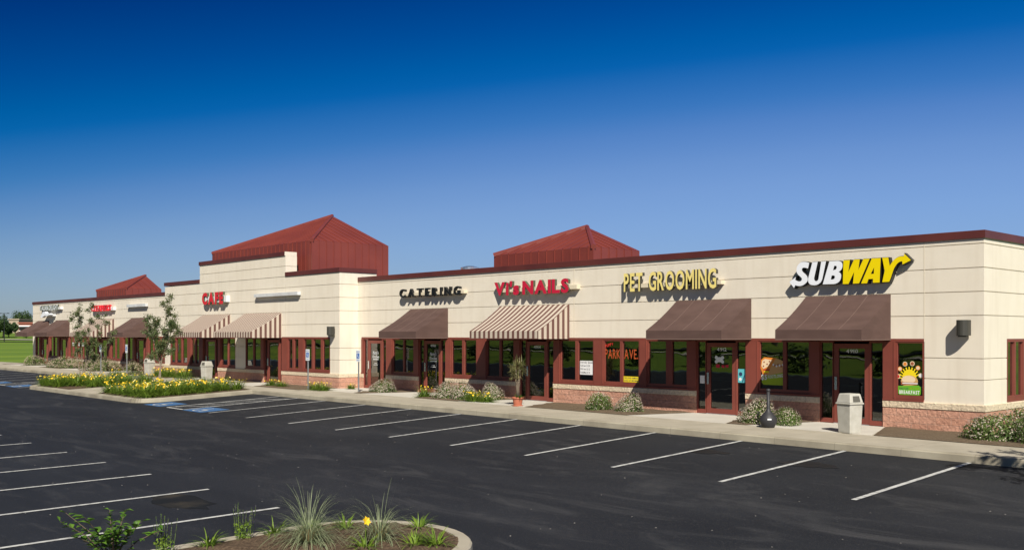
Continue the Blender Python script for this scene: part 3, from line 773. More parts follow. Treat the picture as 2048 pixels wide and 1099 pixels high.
awning(-4.75, -2.34, 0, 1.56, False, BLb+' over the corner shop door at the right end')
awning(-9.2, -6.53, 0, 1.5, False, BLb+' over the pet groomer door')
awning(-17.35, -13.82, 0, 1.5, True, SL+' over the nail salon door')
awning(-22.85, -20.43, 0, 1.6, False, BLb+' over the catering shop door')
awning(-35.3, -31.64, BY, 1.65, True, SL+', right one on the centre bay')
awning(-39.95, -36.8, BY, 1.65, True, SL+', left one on the centre bay')
awning(-51.9, -49.42, 0, 1.55, False, BLb+' between the two trees')
awning(-58.4, -54.86, 0, 1.55, True, SL+' behind the many-stemmed tree')
awning(-65.9, -63.15, 0, 1.55, False, BLb+' second from the far left end', zb=2.30)
awning(-70.1, -67.5, 0, 1.55, False, BLb+' at the far left end', zb=2.30)
# ---- wall lamps
def lamp(x, y, z0, z1):
    b = MB(); r = .14
    pts = [(x-r, y-.06), (x-r, y-.22)]+[(x-r*math.cos(a), y-.22-r*math.sin(a)*.9) for a in [math.pi*k/8 for k in range(1, 8)]]+[(x+r, y-.22), (x+r, y-.06)]
    b.prism(pts, lambda u, v, t: (u, v, t), z0, z1); b.box(x-.07, x+.07, y-.06, y, z0+.08, z1-.08); b.box(x-.1, x+.1, y-.25, y-.1, z0-.03, z0)
    return P(b, 'wall_lamp', M['bronze'], fix=True)
lamp(-.42, 0, 2.38, 2.76); lamp(-27.15, BY, 2.38, 2.76); lamp(-44.3, BY, 2.38, 2.76)
# ---- red metal towers: half pyramids open to the back
def tower(X1, X2, Y, d, zb, ze, za):
    """front wall, two sides, hipped slopes meeting at a back apex, with standing seams"""
    xm = (X1+X2)/2; yb = Y+d; ap = (xm, yb, za)
    b = MB(); b.box(X1, X2, Y, Y+.05, zb, ze); b.box(X2-.05, X2, Y+.05, yb, zb, ze); b.box(X1, X1+.05, Y+.05, yb, zb, ze)
    b.box(X1+.05, X2-.05, yb-.05, yb-.001, zb, ze)
    pitch = .405
    x = X1+pitch
    while x < X2-.1: b.box(x-.012, x+.012, Y-.03, Y, zb, ze-.005); x += pitch
    y = Y+pitch
    while y < yb-.1:
        b.box(X2, X2+.03, y-.012, y+.012, zb, ze-.005); b.box(X1-.03, X1, y-.012, y+.012, zb, ze-.005); y += pitch
    wl = P(b, 'roof_tower', M['red_metal'])
    r = MB(); e = .004
    A, B_ = (X1-e, Y-e, ze), (X2+e, Y-e, ze); D, E_ = (X2+e, yb, ze), (X1-e, yb, ze)
    r.tri(A, B_, ap); r.tri(B_, D, ap); r.tri(E_, A, ap); r.tri(D, E_, ap); r.quad(A, E_, D, B_)
    # seams on the slopes
    def seam(p, q, nrm):
        p, q, nrm = Vector(p), Vector(q), Vector(nrm).normalized(); dd = (q-p).normalized(); s_ = dd.cross(nrm)*.012; u = nrm*.035
        i = len(r.v); r.v += [tuple(v) for v in (p-s_, p+s_, p+s_+u, p-s_+u, q-s_, q+s_, q+s_+u, q-s_+u)]
        for f in ((0, 1, 2, 3), (7, 6, 5, 4), (0, 4, 5, 1), (1, 5, 6, 2), (2, 6, 7, 3), (3, 7, 4, 0)): r.f.append(tuple(i+k for k in f)); r.m.append(0)
    nf = (0, -(za-ze), d); hw = (X2-X1)/2
    x = X1+pitch
    while x < X2-.1:
        q = 1-abs(x-xm)/hw; seam((x, Y-e, ze), (x, Y-e+(d+e)*q, ze+(za-ze)*q), nf); x += pitch
    y = Y+pitch
    while y < yb-.1:
        q = (y-Y)/d
        seam((X2+e, y, ze), (X2+e-(hw+e)*q, y, ze+(za-ze)*q), ((za-ze), 0, hw))
        seam((X1-e, y, ze), (X1-e+(hw+e)*q, y, ze+(za-ze)*q), (-(za-ze), 0, hw)); y += pitch
    sub(r.build('tower_roof', M['red_metal'], fix=False), wl)
    h = MB()
    for p in (A, B_): h.tube([Vector(p)+Vector((0, 0, .0)), Vector(ap)+Vector((0, 0, .02))], [.10, .08], 6)
    sub(h.build('hip_flashing', M['red_metal']), wl)
    
tower(-40.85, -30.58, .02, 4.4, 4.0, 6.84, 8.80)
tower(-18.22, -13.11, .45, 2.45, 4.0, 5.41, 6.47)
tower(-59.2, -54.0, .45, 2.35, 4.0, 5.41, 6.44)
b = MB(); b.lathe([(.36, 4.2), (.36, 5.22), (.42, 5.24), (.42, 5.40), (.2, 5.46), (.02, 5.47)], 20, (-23.8, 4, 0)); P(b, 'roof_vent', M['shiny'], smooth=False)

# ---- entry beds and slabs
def entry(seq, Y, x0, x1, front=-2.25):
    """planting beds between flared entry slabs"""
    ds = []
    for s in seq:
        if s[0] == 'd':
            a = s[1][0] if s[1] else s[2][0]; c = s[3][1] if s[3] else s[2][1]; ds.append((a-.1, c+.1))
    cur = x0; flared = False
    for a, c in ds+[(x1, None)]:
        last = c is None
        L = cur; Rr = a
        if Rr-L > .8:
            fl = .8
            poly = [(L+(fl if flared else 0), front), (Rr-(0 if last else fl), front), (Rr, Y-.04), (L, Y-.04)]
            if poly[1][0]-poly[0][0] > .1: bed('planting_bed', poly, wz, M['bed'], .035, .3)
        if not last:
            b = MB(); slab(b, [(a-.75, front), (c+.75, front), (c, Y+.0), (a, Y+.0)], lambda x, y: walk_z(x)+.007, .05); struct(b.build('entry_slab', M['pad'], fix=True))
            cur = c; flared = True
entry(right, 0, -26.4, 9)
entry(left, 0, -71.3, -45)
entry(bayR, BY, -34.6, -26.8, -2.9)
entry(bayL, BY, -44.4, -37, -2.6)

# ================================================================== SIGNS
# ---- the yellow and white arrowed sign
sg = empty('letter_sign', (-3.5, -.02, 4.05), 'white and yellow letter sign with arrows above the corner shop awning', 'shop sign')
SUBL = {
'W': [(-3.54, 4.379), (-3.356, 4.38), (-3.4, 4.067), (-3.242, 4.381), (-3.08, 4.379), (-3.118, 4.104), (-2.978, 4.383), (-2.805, 4.38), (-3.1, 3.751), (-3.271, 3.751), (-3.238, 4.059), (-3.397, 3.748), (-3.559, 3.75)],
'A': [(-2.748, 4.384), (-2.504, 4.384), (-2.534, 3.751), (-2.718, 3.753), (-2.712, 3.853), (-2.838, 3.852), (-2.877, 3.745), (-3.043, 3.746)],
'Y': [(-2.463, 4.386), (-2.299, 4.382), (-2.261, 4.167), (-2.225, 4.225), (-2.186, 4.275), (-2.14, 4.322), (-2.084, 4.36), (-2.03, 4.384), (-1.97, 4.393), (-1.891, 4.391), (-1.877, 4.455), (-1.707, 4.283), (-1.924, 4.185), (-1.934, 4.268), (-1.975, 4.265), (-2.013, 4.252), (-2.058, 4.22), (-2.099, 4.173), (-2.14, 4.11), (-2.171, 4.037), (-2.229, 3.872), (-2.275, 3.761), (-2.463, 3.758), (-2.397, 4.048)],
'B': [(-3.948, 4.375), (-3.697, 4.376), (-3.65, 4.366), (-3.611, 4.346), (-3.582, 4.316), (-3.568, 4.278), (-3.567, 4.225), (-3.579, 4.177), (-3.601, 4.138), (-3.634, 4.107), (-3.681, 4.08), (-3.645, 4.06), (-3.622, 4.033), (-3.608, 3.998), (-3.606, 3.96), (-3.614, 3.905), (-3.634, 3.859), (-3.668, 3.816), (-3.713, 3.789), (-3.765, 3.768), (-3.824, 3.761), (-4.145, 3.765)],
'U': [(-4.453, 4.386), (-4.292, 4.384), (-4.399, 3.959), (-4.399, 3.905), (-4.38, 3.875), (-4.355, 3.861), (-4.327, 3.859), (-4.295, 3.875), (-4.273, 3.912), (-4.19, 4.382), (-4.047, 4.385), (-4.152, 3.931), (-4.175, 3.868), (-4.209, 3.82), (-4.265, 3.778), (-4.331, 3.755), (-4.41, 3.75), (-4.484, 3.761), (-4.534, 3.785), (-4.569, 3.827), (-4.585, 3.885), (-4.58, 3.95)],
'S': [(-4.549, 4.367), (-4.588, 4.212), (-4.638, 4.232), (-4.678, 4.243), (-4.716, 4.246), (-4.75, 4.24), (-4.767, 4.221), (-4.775, 4.195), (-4.768, 4.165), (-4.728, 4.114), (-4.665, 4.065), (-4.619, 4.015), (-4.598, 3.965), (-4.592, 3.915), (-4.605, 3.868), (-4.638, 3.83), (-4.69, 3.79), (-4.755, 3.757), (-4.82, 3.745), (-4.89, 3.748), (-4.979, 3.772), (-5.015, 3.696), (-5.162, 3.868), (-4.959, 4.001), (-4.979, 3.921), (-4.932, 3.894), (-4.88, 3.876), (-4.833, 3.872), (-4.80, 3.883), (-4.783, 3.905), (-4.773, 3.93), (-4.775, 3.958), (-4.833, 4.013), (-4.885, 4.055), (-4.92, 4.10), (-4.937, 4.145), (-4.94, 4.20), (-4.93, 4.265), (-4.905, 4.318), (-4.833, 4.382), (-4.78, 4.402), (-4.716, 4.407), (-4.63, 4.395)]}
HOLES = {'A': [[(-2.685, 4.147), (-2.692, 3.984), (-2.775, 3.983)]],
         'B': [[(-3.805, 4.25), (-3.745, 4.244), (-3.732, 4.199), (-3.76, 4.149), (-3.843, 4.129)],
               [(-3.88, 3.994), (-3.805, 3.991), (-3.784, 3.953), (-3.805, 3.903), (-3.848, 3.885), (-3.907, 3.885)]]}
def curve_letter(outline, holes, y, depth, offset=0):
    cu = bpy.data.curves.new('outline', 'CURVE'); cu.dimensions = '2D'; cu.fill_mode = 'BOTH'; cu.extrude = depth/2; cu.offset = offset
    for pl in [outline]+holes:
        s = cu.splines.new('POLY'); s.points.add(len(pl)-1); s.use_cyclic_u = True
        for k, (u, v) in enumerate(pl): s.points[k].co = (u, v, 0, 1)
    ob = bpy.data.objects.new('outline', cu); C.objects.link(ob)
    dg = bpy.context.evaluated_depsgraph_get(); me = bpy.data.meshes.new_from_object(ob.evaluated_get(dg))
    b = MB()
    for v in me.vertices: b.v.append((v.co.x, y-v.co.z, v.co.y))
    for p in me.polygons: b.f.append(tuple(p.vertices)); b.m.append(0 if p.normal.z > .5 else 1)
    bpy.data.objects.remove(ob); bpy.data.curves.remove(cu); bpy.data.meshes.remove(me)
    return b
sinv = Matrix.Translation(-Vector(sg.location))
def under(o, root):
    o.parent = root; o.matrix_parent_inverse = Matrix.Translation(-Vector(root.location)); return o
for k in 'SUBWAY':
    ol = SUBL[k]
    b = curve_letter(ol, HOLES.get(k, []), -.12, .16)
    bo = under(b.build('letter', [M['sub_white'] if k in 'SUB' else M['sub_yellow'], M['black']]), sg)
    t = curve_letter(ol, HOLES.get(k, []), -.10, .15, .012); under(t.build('letter_trim', M['black']), sg)
b = MB(); b.box(-4.9, -2.0, -.03, 0, 4.0, 4.12); under(b.build('mounting_bar', M['raceway']), sg)
def channel_sign(text, x0, x1, z0, z1, Y, face, side, race, label, off=.24, depth=.11, gap=.12, offset=.03, space=.35, rw=None):
    s = empty('letter_sign', ((x0+x1)/2, Y, (z0+z1)/2), label, 'shop sign')
    for o in letters(text, x0, x1, z0, z1, Y-off, depth, face, side, None, gap, offset, space=space): under(o, s)
    b = MB(); r0, r1, rz0, rz1 = rw or (x0+.05, x1+.12, z0+.02, z0+(z1-z0)*.55)
    b.box(r0, r1, Y-off+depth/2+.002, Y, rz0, rz1); under(b.build('raceway', race), s)
    return s
channel_sign('CATERING', -23.33, -19.42, 3.95, 4.27, 0, M['black'], M['black'], M['raceway'], 'black letter sign reading CATERING above a brown awning', gap=.30, offset=.03, rw=(-23.2, -19.25, 4.0, 4.11))
s = channel_sign("Vi's NAILS", -17.43, -13.62, 3.87, 4.31, 0, M['crimson'], M['return_olive'], M['raceway'], 'crimson letter sign of the nail salon above the striped awning', gap=.06, offset=.045, space=.16, rw=(-17.2, -13.3, 3.96, 4.10))
s = channel_sign('PET GROOMING', -11.16, -7.58, 3.80, 4.37, 0, M['pale_yellow'], M['bronze'], M['raceway'], 'tall pale yellow letter sign reading PET GROOMING', gap=.12, offset=.02, space=.45, rw=(-11.0, -7.45, 3.90, 4.02))
channel_sign('CAFE', -39.55, -37.15, 4.03, 4.57, BY, M['red_acr'], M['return_olive'], M['white'], 'red letter sign reading CAFE on the raised centre bay', gap=.10, offset=.065, rw=(-39.3, -36.9, 4.08, 4.4))
channel_sign('CLEANERS', -58.3, -54.9, 3.98, 4.36, 0, M['red_acr'], M['red_acr'], M['white'], 'red letter sign reading CLEANERS behind the many-stemmed tree', gap=.1, offset=.02, rw=(-58.2, -54.5, 4.0, 4.2))
channel_sign('ITALIAN DELIGHT', -68.9, -64.9, 4.23, 4.58, 0, M['sub_white'], M['return_olive'], M['white'], 'white letter sign high on the far left end of the facade', gap=.1, offset=.02, rw=(-68.8, -64.5, 4.25, 4.42))
s = empty('logo_sign', (-67.3, 0, 3.85), 'white moulded emblem sign below the white letters at the far left', 'shop sign')
b = MB(); b.prism([(-68.3, 3.72), (-68.0, 3.9), (-67.7, 4.1), (-67.2, 4.12), (-67.0, 3.98), (-66.2, 3.97), (-66.1, 3.88), (-66.8, 3.78), (-67.3, 3.82), (-67.9, 3.68)], lambda u, v, t: (u, t, v), -.4, -.2); under(b.build('emblem', M['sub_white'], fix=True), s)
b = MB(); b.box(-67.8, -66.0, -.2, 0, 3.78, 3.92); under(b.build('raceway', M['white']), s)
def blank(x0, x1, z0, z1, Y, label):
    s = empty('blank_raceway', ((x0+x1)/2, Y, z0), label, 'sign bar'); b = MB(); b.box(x0, x1, Y-.2, Y-.02, z0, z1)
    o = under(b.build('raceway', M['raceway_white']), s); bevel(o, .008)
    b = MB()
    for k in range(8):
        x = x0+.2+(x1-x0-.4)*k/7; b.box(x-.02, x+.02, Y-.02, Y, z0+.03, z1-.03); b.tube([(x, Y-.206, (z0+z1)/2), (x, Y-.2, (z0+z1)/2)], [.012]*2, 6)
    under(b.build('bracket', M['steel']), s)
blank(-34.0, -29.9, 4.22, 4.38, BY, 'blank white sign bar on the centre bay, its letters gone')
blank(-52.3, -49.35, 4.13, 4.31, 0, 'blank white sign bar between the two trees, its letters gone')
# ---- window posters
def disc(b, cx_, cz_, r_, y, mi, n=14, sx_=1):
    b.prism([(cx_+sx_*r_*math.cos(2*math.pi*k/n), cz_+r_*math.sin(2*math.pi*k/n)) for k in range(n)], lambda u, v, t: (u, t, v), y, y+.002, mi)
pm = {k: mat('print_'+k, c, rough=.6) for k, c in dict(green=(.12, .38, .02), yellow=(.80, .62, .01), bun=(.55, .33, .13), bun_light=(.75, .58, .38), filling=(.30, .09, .04), white=(.75, .75, .75), orange=(.65, .22, .03), red=(.5, .03, .02), lime=(.30, .42, .01), blue=(.03, .09, .25), cyan=(.10, .45, .5), navy=(.02, .04, .10), paleblue=(.22, .38, .58), dark=(.02, .02, .02), painted=(.42, .075, .02)).items()}
PL = list(pm.values()); PK = list(pm.keys()); ix = lambda k: PK.index(k)
b = MB(); y = .045; cx_ = -1.86
for a in range(20, 175, 17):
    c_, s_ = math.cos(R_(a)), math.sin(R_(a)); c2, s2 = math.cos(R_(a+7)), math.sin(R_(a+7))
    b.prism([(cx_+.16*c_, 1.28+.16*s_), (cx_+.28*c_, 1.28+.30*s_), (cx_+.28*c2, 1.28+.30*s2), (cx_+.16*c2, 1.28+.16*s2)][::-1], lambda u, v, t: (u, t, v), y, y+.002, ix('yellow'))
disc(b, cx_, 1.33, .19, y-.002, ix('yellow'), sx_=.95)
for a, k in ((178, 'red'), (145, 'bun_light'), (112, 'orange'), (75, 'filling'), (42, 'bun_light'), (8, 'white')):
    disc(b, cx_+.30*math.cos(R_(a)), 1.32+.36*math.sin(R_(a)), .062, y-.004, ix('bun_light' if k != 'bun_light' else 'orange'), 10)
    disc(b, cx_+.30*math.cos(R_(a)), 1.32+.36*math.sin(R_(a)), .045, y-.006, ix(k), 10)
disc(b, cx_+.0, 1.22, .15, y-.004, ix('bun'), sx_=1.5); disc(b, cx_-.02, 1.26, .10, y-.006, ix('bun_light'), sx_=1.8)
b.box(cx_-.22, cx_+.2, y-.008, y-.006, 1.12, 1.19, ix('filling')); b.box(cx_-.18, cx_+.22, y-.010, y-.008, 1.15, 1.175, ix('white')); disc(b, cx_, 1.08, .05, y-.009, ix('bun'), sx_=3.8)
b.prism([(cx_-.29, .90), (cx_-.25, .865), (cx_+.26, .865), (cx_+.30, .90), (cx_+.30, 1.07), (cx_+.24, 1.12), (cx_-.29, 1.09)], lambda u, v, t: (u, t, v), y-.012, y-.009, ix('green'))
p = tag(b.build('window_poster', PL), 'round breakfast roll poster on green panel in the rightmost front window', 'poster')
sub(flat_text('BREAKFAST', cx_-.26, cx_+.27, .895, .98, y-.014, pm['white'], None, offset=.03), p)
sub(flat_text('BUILD YOUR', cx_-.25, cx_-.02, 1.01, 1.05, y-.014, pm['navy'], None), p); sub(flat_text('BETTER', cx_+.02, cx_+.26, 1.01, 1.06, y-.014, pm['lime'], None), p)
b = MB(); X0, X1 = -6.24, -5.50
b.prism([(X0+.04, 1.02), (X0+.09, .97), (X1, .97), (X1, 1.38), (X0+.02, 1.22)], lambda u, v, t: (u, t, v), y, y+.002, ix('lime'))
b.prism([(X0+.15, 1.22), (X1, 1.34), (X1, 1.66), (X0+.5, 1.74), (X0+.3, 1.6)], lambda u, v, t: (u, t, v), y-.004, y-.002, ix('bun'))
b.prism([(X0, 1.45), (X0+.02, 1.68), (X0+.12, 1.76), (X0+.5, 1.74), (X0+.36, 1.52), (X0+.18, 1.2), (X0+.06, 1.28)], lambda u, v, t: (u, t, v), y-.008, y-.006, ix('orange'))
b.prism([(X0+.03, 1.5), (X0+.06, 1.66), (X0+.15, 1.71), (X0+.38, 1.68), (X0+.25, 1.5), (X0+.1, 1.42)], lambda u, v, t: (u, t, v), y-.011, y-.009, ix('bun_light'))
for q, r2 in ((.12, 1.62), (.22, 1.56), (.3, 1.64), (.1, 1.5)): disc(b, X0+q, r2, .025, y-.014, ix('filling'), 8)
for q in range(7): disc(b, X0+.42+.05*q, 1.55-.02*(q % 3), .03, y-.008, ix('filling' if q % 2 else 'white'), 8)
b.box(X0+.1, X0+.3, y-.013, y-.011, 1.38, 1.42, ix('red')); b.box(X0+.12, X0+.28, y-.016, y-.014, 1.31, 1.37, ix('yellow'))
p = tag(b.build('window_poster', PL), 'long sandwich poster on lime panel left of the corner shop door', 'poster')
sub(flat_text('$5', X0+.03, X0+.22, 1.12, 1.26, y-.018, pm['white'], None, offset=.03), p)
sub(flat_text('FOOTLONG', X0+.25, X1-.01, 1.15, 1.24, y-.018, pm['white'], None, offset=.02, slope=.12), p)
b = MB(); b.box(-13.36, -12.74, y, y+.003, 1.05, 1.52)
p = tag(b.build('price_list', pm['white']), 'white handwritten price list sheet in the nail salon window', 'sign')
for k, t_ in enumerate(('Everyday Special', 'Full Set $ 20', 'Fill Ins $ 12', 'Pedi&Mani $ 32')):
    sub(flat_text(t_, -13.33, -12.78 if k == 0 else -12.9, 1.44-.115*k, 1.50-.115*k, y-.003, pm['dark'], None, offset=.01), p)
w1 = empty('window_lettering', (-11.5, .04, 1.75), 'red painted words PARK AVE. across two panes of the pet shop window', 'window sign')
under(flat_text('PARK', -12.22, -11.55, 1.62, 1.93, y, pm['painted'], None, offset=.01), w1); under(flat_text('AVE.', -11.38, -10.80, 1.62, 1.93, y, pm['painted'], None, offset=.01), w1)
under(flat_text('PUPPY', -12.2, -11.85, 1.98, 2.07, y, pm['red'], None, offset=.05, slope=.25), w1)
b = MB(); b.box(-11.40, -10.76, y-.01, y-.007, .865, 1.05)
p = tag(b.build('window_banner', pm['yellow']), 'yellow banner low in the pet shop window', 'banner')
sub(flat_text('WE LOVE ANIMALS', -11.37, -10.79, .975, 1.025, y-.013, pm['navy'], None, offset=.02), p); sub(flat_text('DOG & CAT GROOMING', -11.37, -10.79, .89, .94, y-.013, pm['navy'], None, offset=.02), p)
b = MB(); b.prism([(-12.19, .87), (-11.80, .87), (-11.80, 1.28), (-11.95, 1.55), (-12.1, 1.66), (-12.19, 1.62)], lambda u, v, t: (u, t, v), .075, .08, ix('paleblue')); b.prism([(-11.70, .87), (-11.54, .87), (-11.68, 1.12)], lambda u, v, t: (u, t, v), .075, .08, ix('paleblue'))  # pale blue sheet, its colour stands in for light seen in the glass
for q in range(12): b.box(-12.16+.03*q, -12.15+.03*q, .072, .074, .9+.05*(q % 4), 1.2+.04*(q % 5), ix('navy'))
tag(b.build('window_light_patch', PL), 'pale blue sheet with dark strokes, painted light behind the pet shop window', 'painted light')
b = MB(); b.box(-7.01, -6.76, y, y+.003, 1.0, 1.40, ix('cyan')); disc(b, -6.92, 1.25, .06, y-.003, ix('navy'), 10); disc(b, -6.93, 1.1, .05, y-.003, ix('white'), 8); b.prism([(-6.87, 1.02), (-6.80, 1.22), (-6.78, 1.22), (-6.83, 1.02)], lambda u, v, t: (u, t, v), y-.004, y-.002, ix('navy'))
tag(b.build('window_poster', PL), 'small turquoise poster in the sidelight right of the pet groomer door', 'poster')
b = MB(); b.box(-8.37, -8.20, y, y+.003, .93, 1.17); b.box(-8.36, -8.21, y-.002, y-.0005, .95, 1.15)
tag(b.build('paper_notice', M['white']), 'white paper notice in the sidelight left of the pet groomer door', 'notice')
for k, (x, lab) in enumerate(((-62.35, 'first'), (-61.3, 'second'), (-60.45, 'third'), (-59.6, 'fourth'))):
    b = MB(); b.box(x-.16, x+.16, -.02, -.012, 1.62, 1.86); b.box(x-.10, x+.10, -.024, -.0205, 1.68, 1.72)
    tag(b.build('window_card', [M['white']]), '%s white square card in the windows left of the many-stemmed tree' % lab, 'window card', 'white cards in the far left windows')
# ---- accessible parking signs
def access_sign(x, y, label, h=1.72):
    z = walk_z(x); r = empty('parking_sign', (x, y, z), label, 'parking sign', 'accessible parking signs')
    b = MB(); b.box(-.028, .028, -.02, .02, 0, h-.02); b.build('post', M['steel'], r)
    b = MB(); b.box(-.15, .15, -.028, -.021, h-.48, h); p = b.build('panel', M['sign_white'], r); bevel(p, .01)
    b = MB(); b.box(-.1, .1, -.033, -.029, h-.34, h-.13); s_ = b.build('symbol', M['sign_blue'], p)
    b = MB(); b.box(-.025, .0, -.037, -.034, h-.26, h-.19); b.box(-.025, .045, -.037, -.034, h-.28, h-.26); disc(b, -.012, h-.165, .018, -.037, 0, 8); b.box(.03, .05, -.037, -.034, h-.315, h-.28); b.build('wheelchair_mark', M['sign_white'], p)
    t_ = flat_text('RESERVED', -.12, .12, h-.09, h-.04, -.034, M['sign_blue'], p); flat_text('PARKING', -.1, .1, h-.43, h-.38, -.034, M['sign_blue'], p)
    return r
access_sign(-26.69, -2.53, 'accessible parking sign on a grey post before the centre bay windows')
access_sign(-23.77, -1.95, 'accessible parking sign on a grey post beside the glass door at the bay corner')
access_sign(-50.6, -2.4, 'accessible parking sign on a grey post, leftmost, before the facade beyond the tree')
access_sign(-46.6, -2.4, 'accessible parking sign on a grey post under the brown awning between the trees')

# ================================================================== SMALL OBJECTS
def litter_bin(x, y, rz, label):
    r = empty('litter_bin', (x, y, walk_z(x)), label, 'litter bin', 'beige litter bins', rz)
    def frus(b, rings):
        i = len(b.v)
        for hw, z in rings: b.v += [(-hw, -hw, z), (hw, -hw, z), (hw, hw, z), (-hw, hw, z)]
        for k in range(len(rings)-1):
            for j in range(4):
                a = i+4*k+j; c = i+4*k+(j+1) % 4; b.f.append((a, c, c+4, a+4)); b.m.append(0)
        b.f.append((i+3, i+2, i+1, i)); b.m.append(0); n_ = i+4*(len(rings)-1); b.f.append((n_, n_+1, n_+2, n_+3)); b.m.append(0)
    b = MB(); frus(b, [(.185, 0), (.19, .04), (.215, .70)]); o = b.build('body', M['bin'], r); bevel(o, .018)
    b = MB(); frus(b, [(.238, .701), (.238, .745)]); frus(b, [(.222, .746), (.178, .945), (.165, .965)]); o = b.build('lid', M['bin'], r); bevel(o, .015)
    for ang in (0, 1, 2, 3):
        b = MB(); hw = .12
        p = [(-hw, -.216, .775), (hw, -.216, .775), (hw*.85, -.187, .91), (-hw*.85, -.187, .91)]
        q = [(u, v-.012, z_) for u, v, z_ in p]
        if ang % 2 == 0:
            b.quad(*q); b.quad(q[3], q[2], p[2], p[3]); b.quad(q[0], p[0], p[1], q[1])
            f = b.build('flap', M['bin_dark'], r); f.rotation_euler = (0, 0, R_(90*ang))
    return r
litter_bin(-2.35, -2.1, R_(20+55), 'beige litter bin on the pavement by the corner shop door')
litter_bin(-37.3, -2.0, R_(12), 'beige litter bin behind the yellow lilies before the centre bay')
litter_bin(-44.4, -2.0, R_(8), 'beige litter bin far left, left of the single-trunk tree')
r = empty('ash_urn', (-4.45, -2.38, walk_z(-4.4)), 'black bottle-shaped smoking urn on the pavement before the white-flowered shrubs', 'ash urn')
b = MB(); b.lathe([(.14, 0), (.16, .02), (.215, .14), (.222, .20), (.20, .28), (.13, .36), (.065, .43), (.045, .50), (.042, .93)], 24); b.build('body', M['urn'], r, smooth=True)
b = MB(); b.lathe([(.05, .931), (.055, .95), (.055, .985), (.03, 1.0)], 16); b.build('cap', M['urn'], r, smooth=True)
b = MB(); b.box(-.05, .05, -.226, -.212, .21, .245); o = b.build('sticker', M['sign_white'], r); o.rotation_euler = (0, 0, R_(40))

# ---- potted spiky plant
r = empty('potted_plant', (-14.13, -2.15, walk_z(-14)), 'tall spiky-leaved plant in a terracotta pot by the nail salon door', 'potted plant')
b = MB(); b.lathe([(.17, 0), (.18, .03), (.14, .031), (.135, .04), (.175, .25), (.20, .251), (.205, .30), (.185, .30), (.17, .27)], 24); b.build('pot', M['terracotta'], r, smooth=False)
b = MB(); b.lathe([(.168, .255), (.1, .275), (.01, .28)], 16); b.build('soil', M['soil'], r)
rnd = random.Random(4)
b = MB(); lb = MB(); tips = []
for k in range(7):
    a = rnd.uniform(0, 6.28); l = rnd.uniform(.25, 1.0); sp = rnd.uniform(.05, .26)
    p0 = Vector((.04*math.cos(a), .04*math.sin(a), .27)); p1 = Vector((sp*.4*math.cos(a), sp*.4*math.sin(a), .27+.40+l*.15)); p2 = Vector((sp*math.cos(a), sp*math.sin(a), .95+l*.42))
    b.tube([p0, p1, p2], [.02, .015, .011], 6); tips += [p2, p1.lerp(p2, .75)+Vector((rnd.uniform(-.1, .1), rnd.uniform(-.1, .1), 0)), p2+Vector((rnd.uniform(-.12, .12), rnd.uniform(-.12, .12), rnd.uniform(-.1, .12)))]
b.build('stem', M['bark'], r, smooth=True)
def blade(b, p, d, length, width, droop, seg=4, mi=0):
    d = Vector(d).normalized(); side = d.cross(Vector((0, 0, 1)))
    side = side.normalized() if side.length > .01 else Vector((1, 0, 0))
    q = Vector(p); pts = []
    for k in range(seg+1):
        t = k/seg; wd = width*(1-t)**.7*.5+.0008; pts.append((q-side*wd, q+side*wd)); d = (d+Vector((0, 0, -droop/seg))).normalized(); q = q+d*length/seg
    for k in range(seg): b.quad(pts[k][0], pts[k][1], pts[k+1][1], pts[k+1][0], mi)
for p in tips:
    for j in range(22):
        a = rnd.uniform(0, 6.28); e = rnd.uniform(-.4, 1.5)
        blade(lb, p+Vector((0, 0, rnd.uniform(-.08, .08))), (math.cos(a)*math.cos(e), math.sin(a)*math.cos(e), math.sin(e)), rnd.uniform(.20, .36), .016, rnd.uniform(.1, 1.1))
lb.build('leaves', M['leaf_drac'], r)
lb = MB()
for j in range(60):
    a = rnd.uniform(0, 6.28); e = rnd.uniform(.2, 1.3); blade(lb, (.08+.05*math.cos(a), .05*math.sin(a), .28), (math.cos(a)*math.cos(e), math.sin(a)*math.cos(e), math.sin(e)), rnd.uniform(.08, .2), .045, .5, 3)
lb.build('undergrowth', M['leaf_bright'], r)

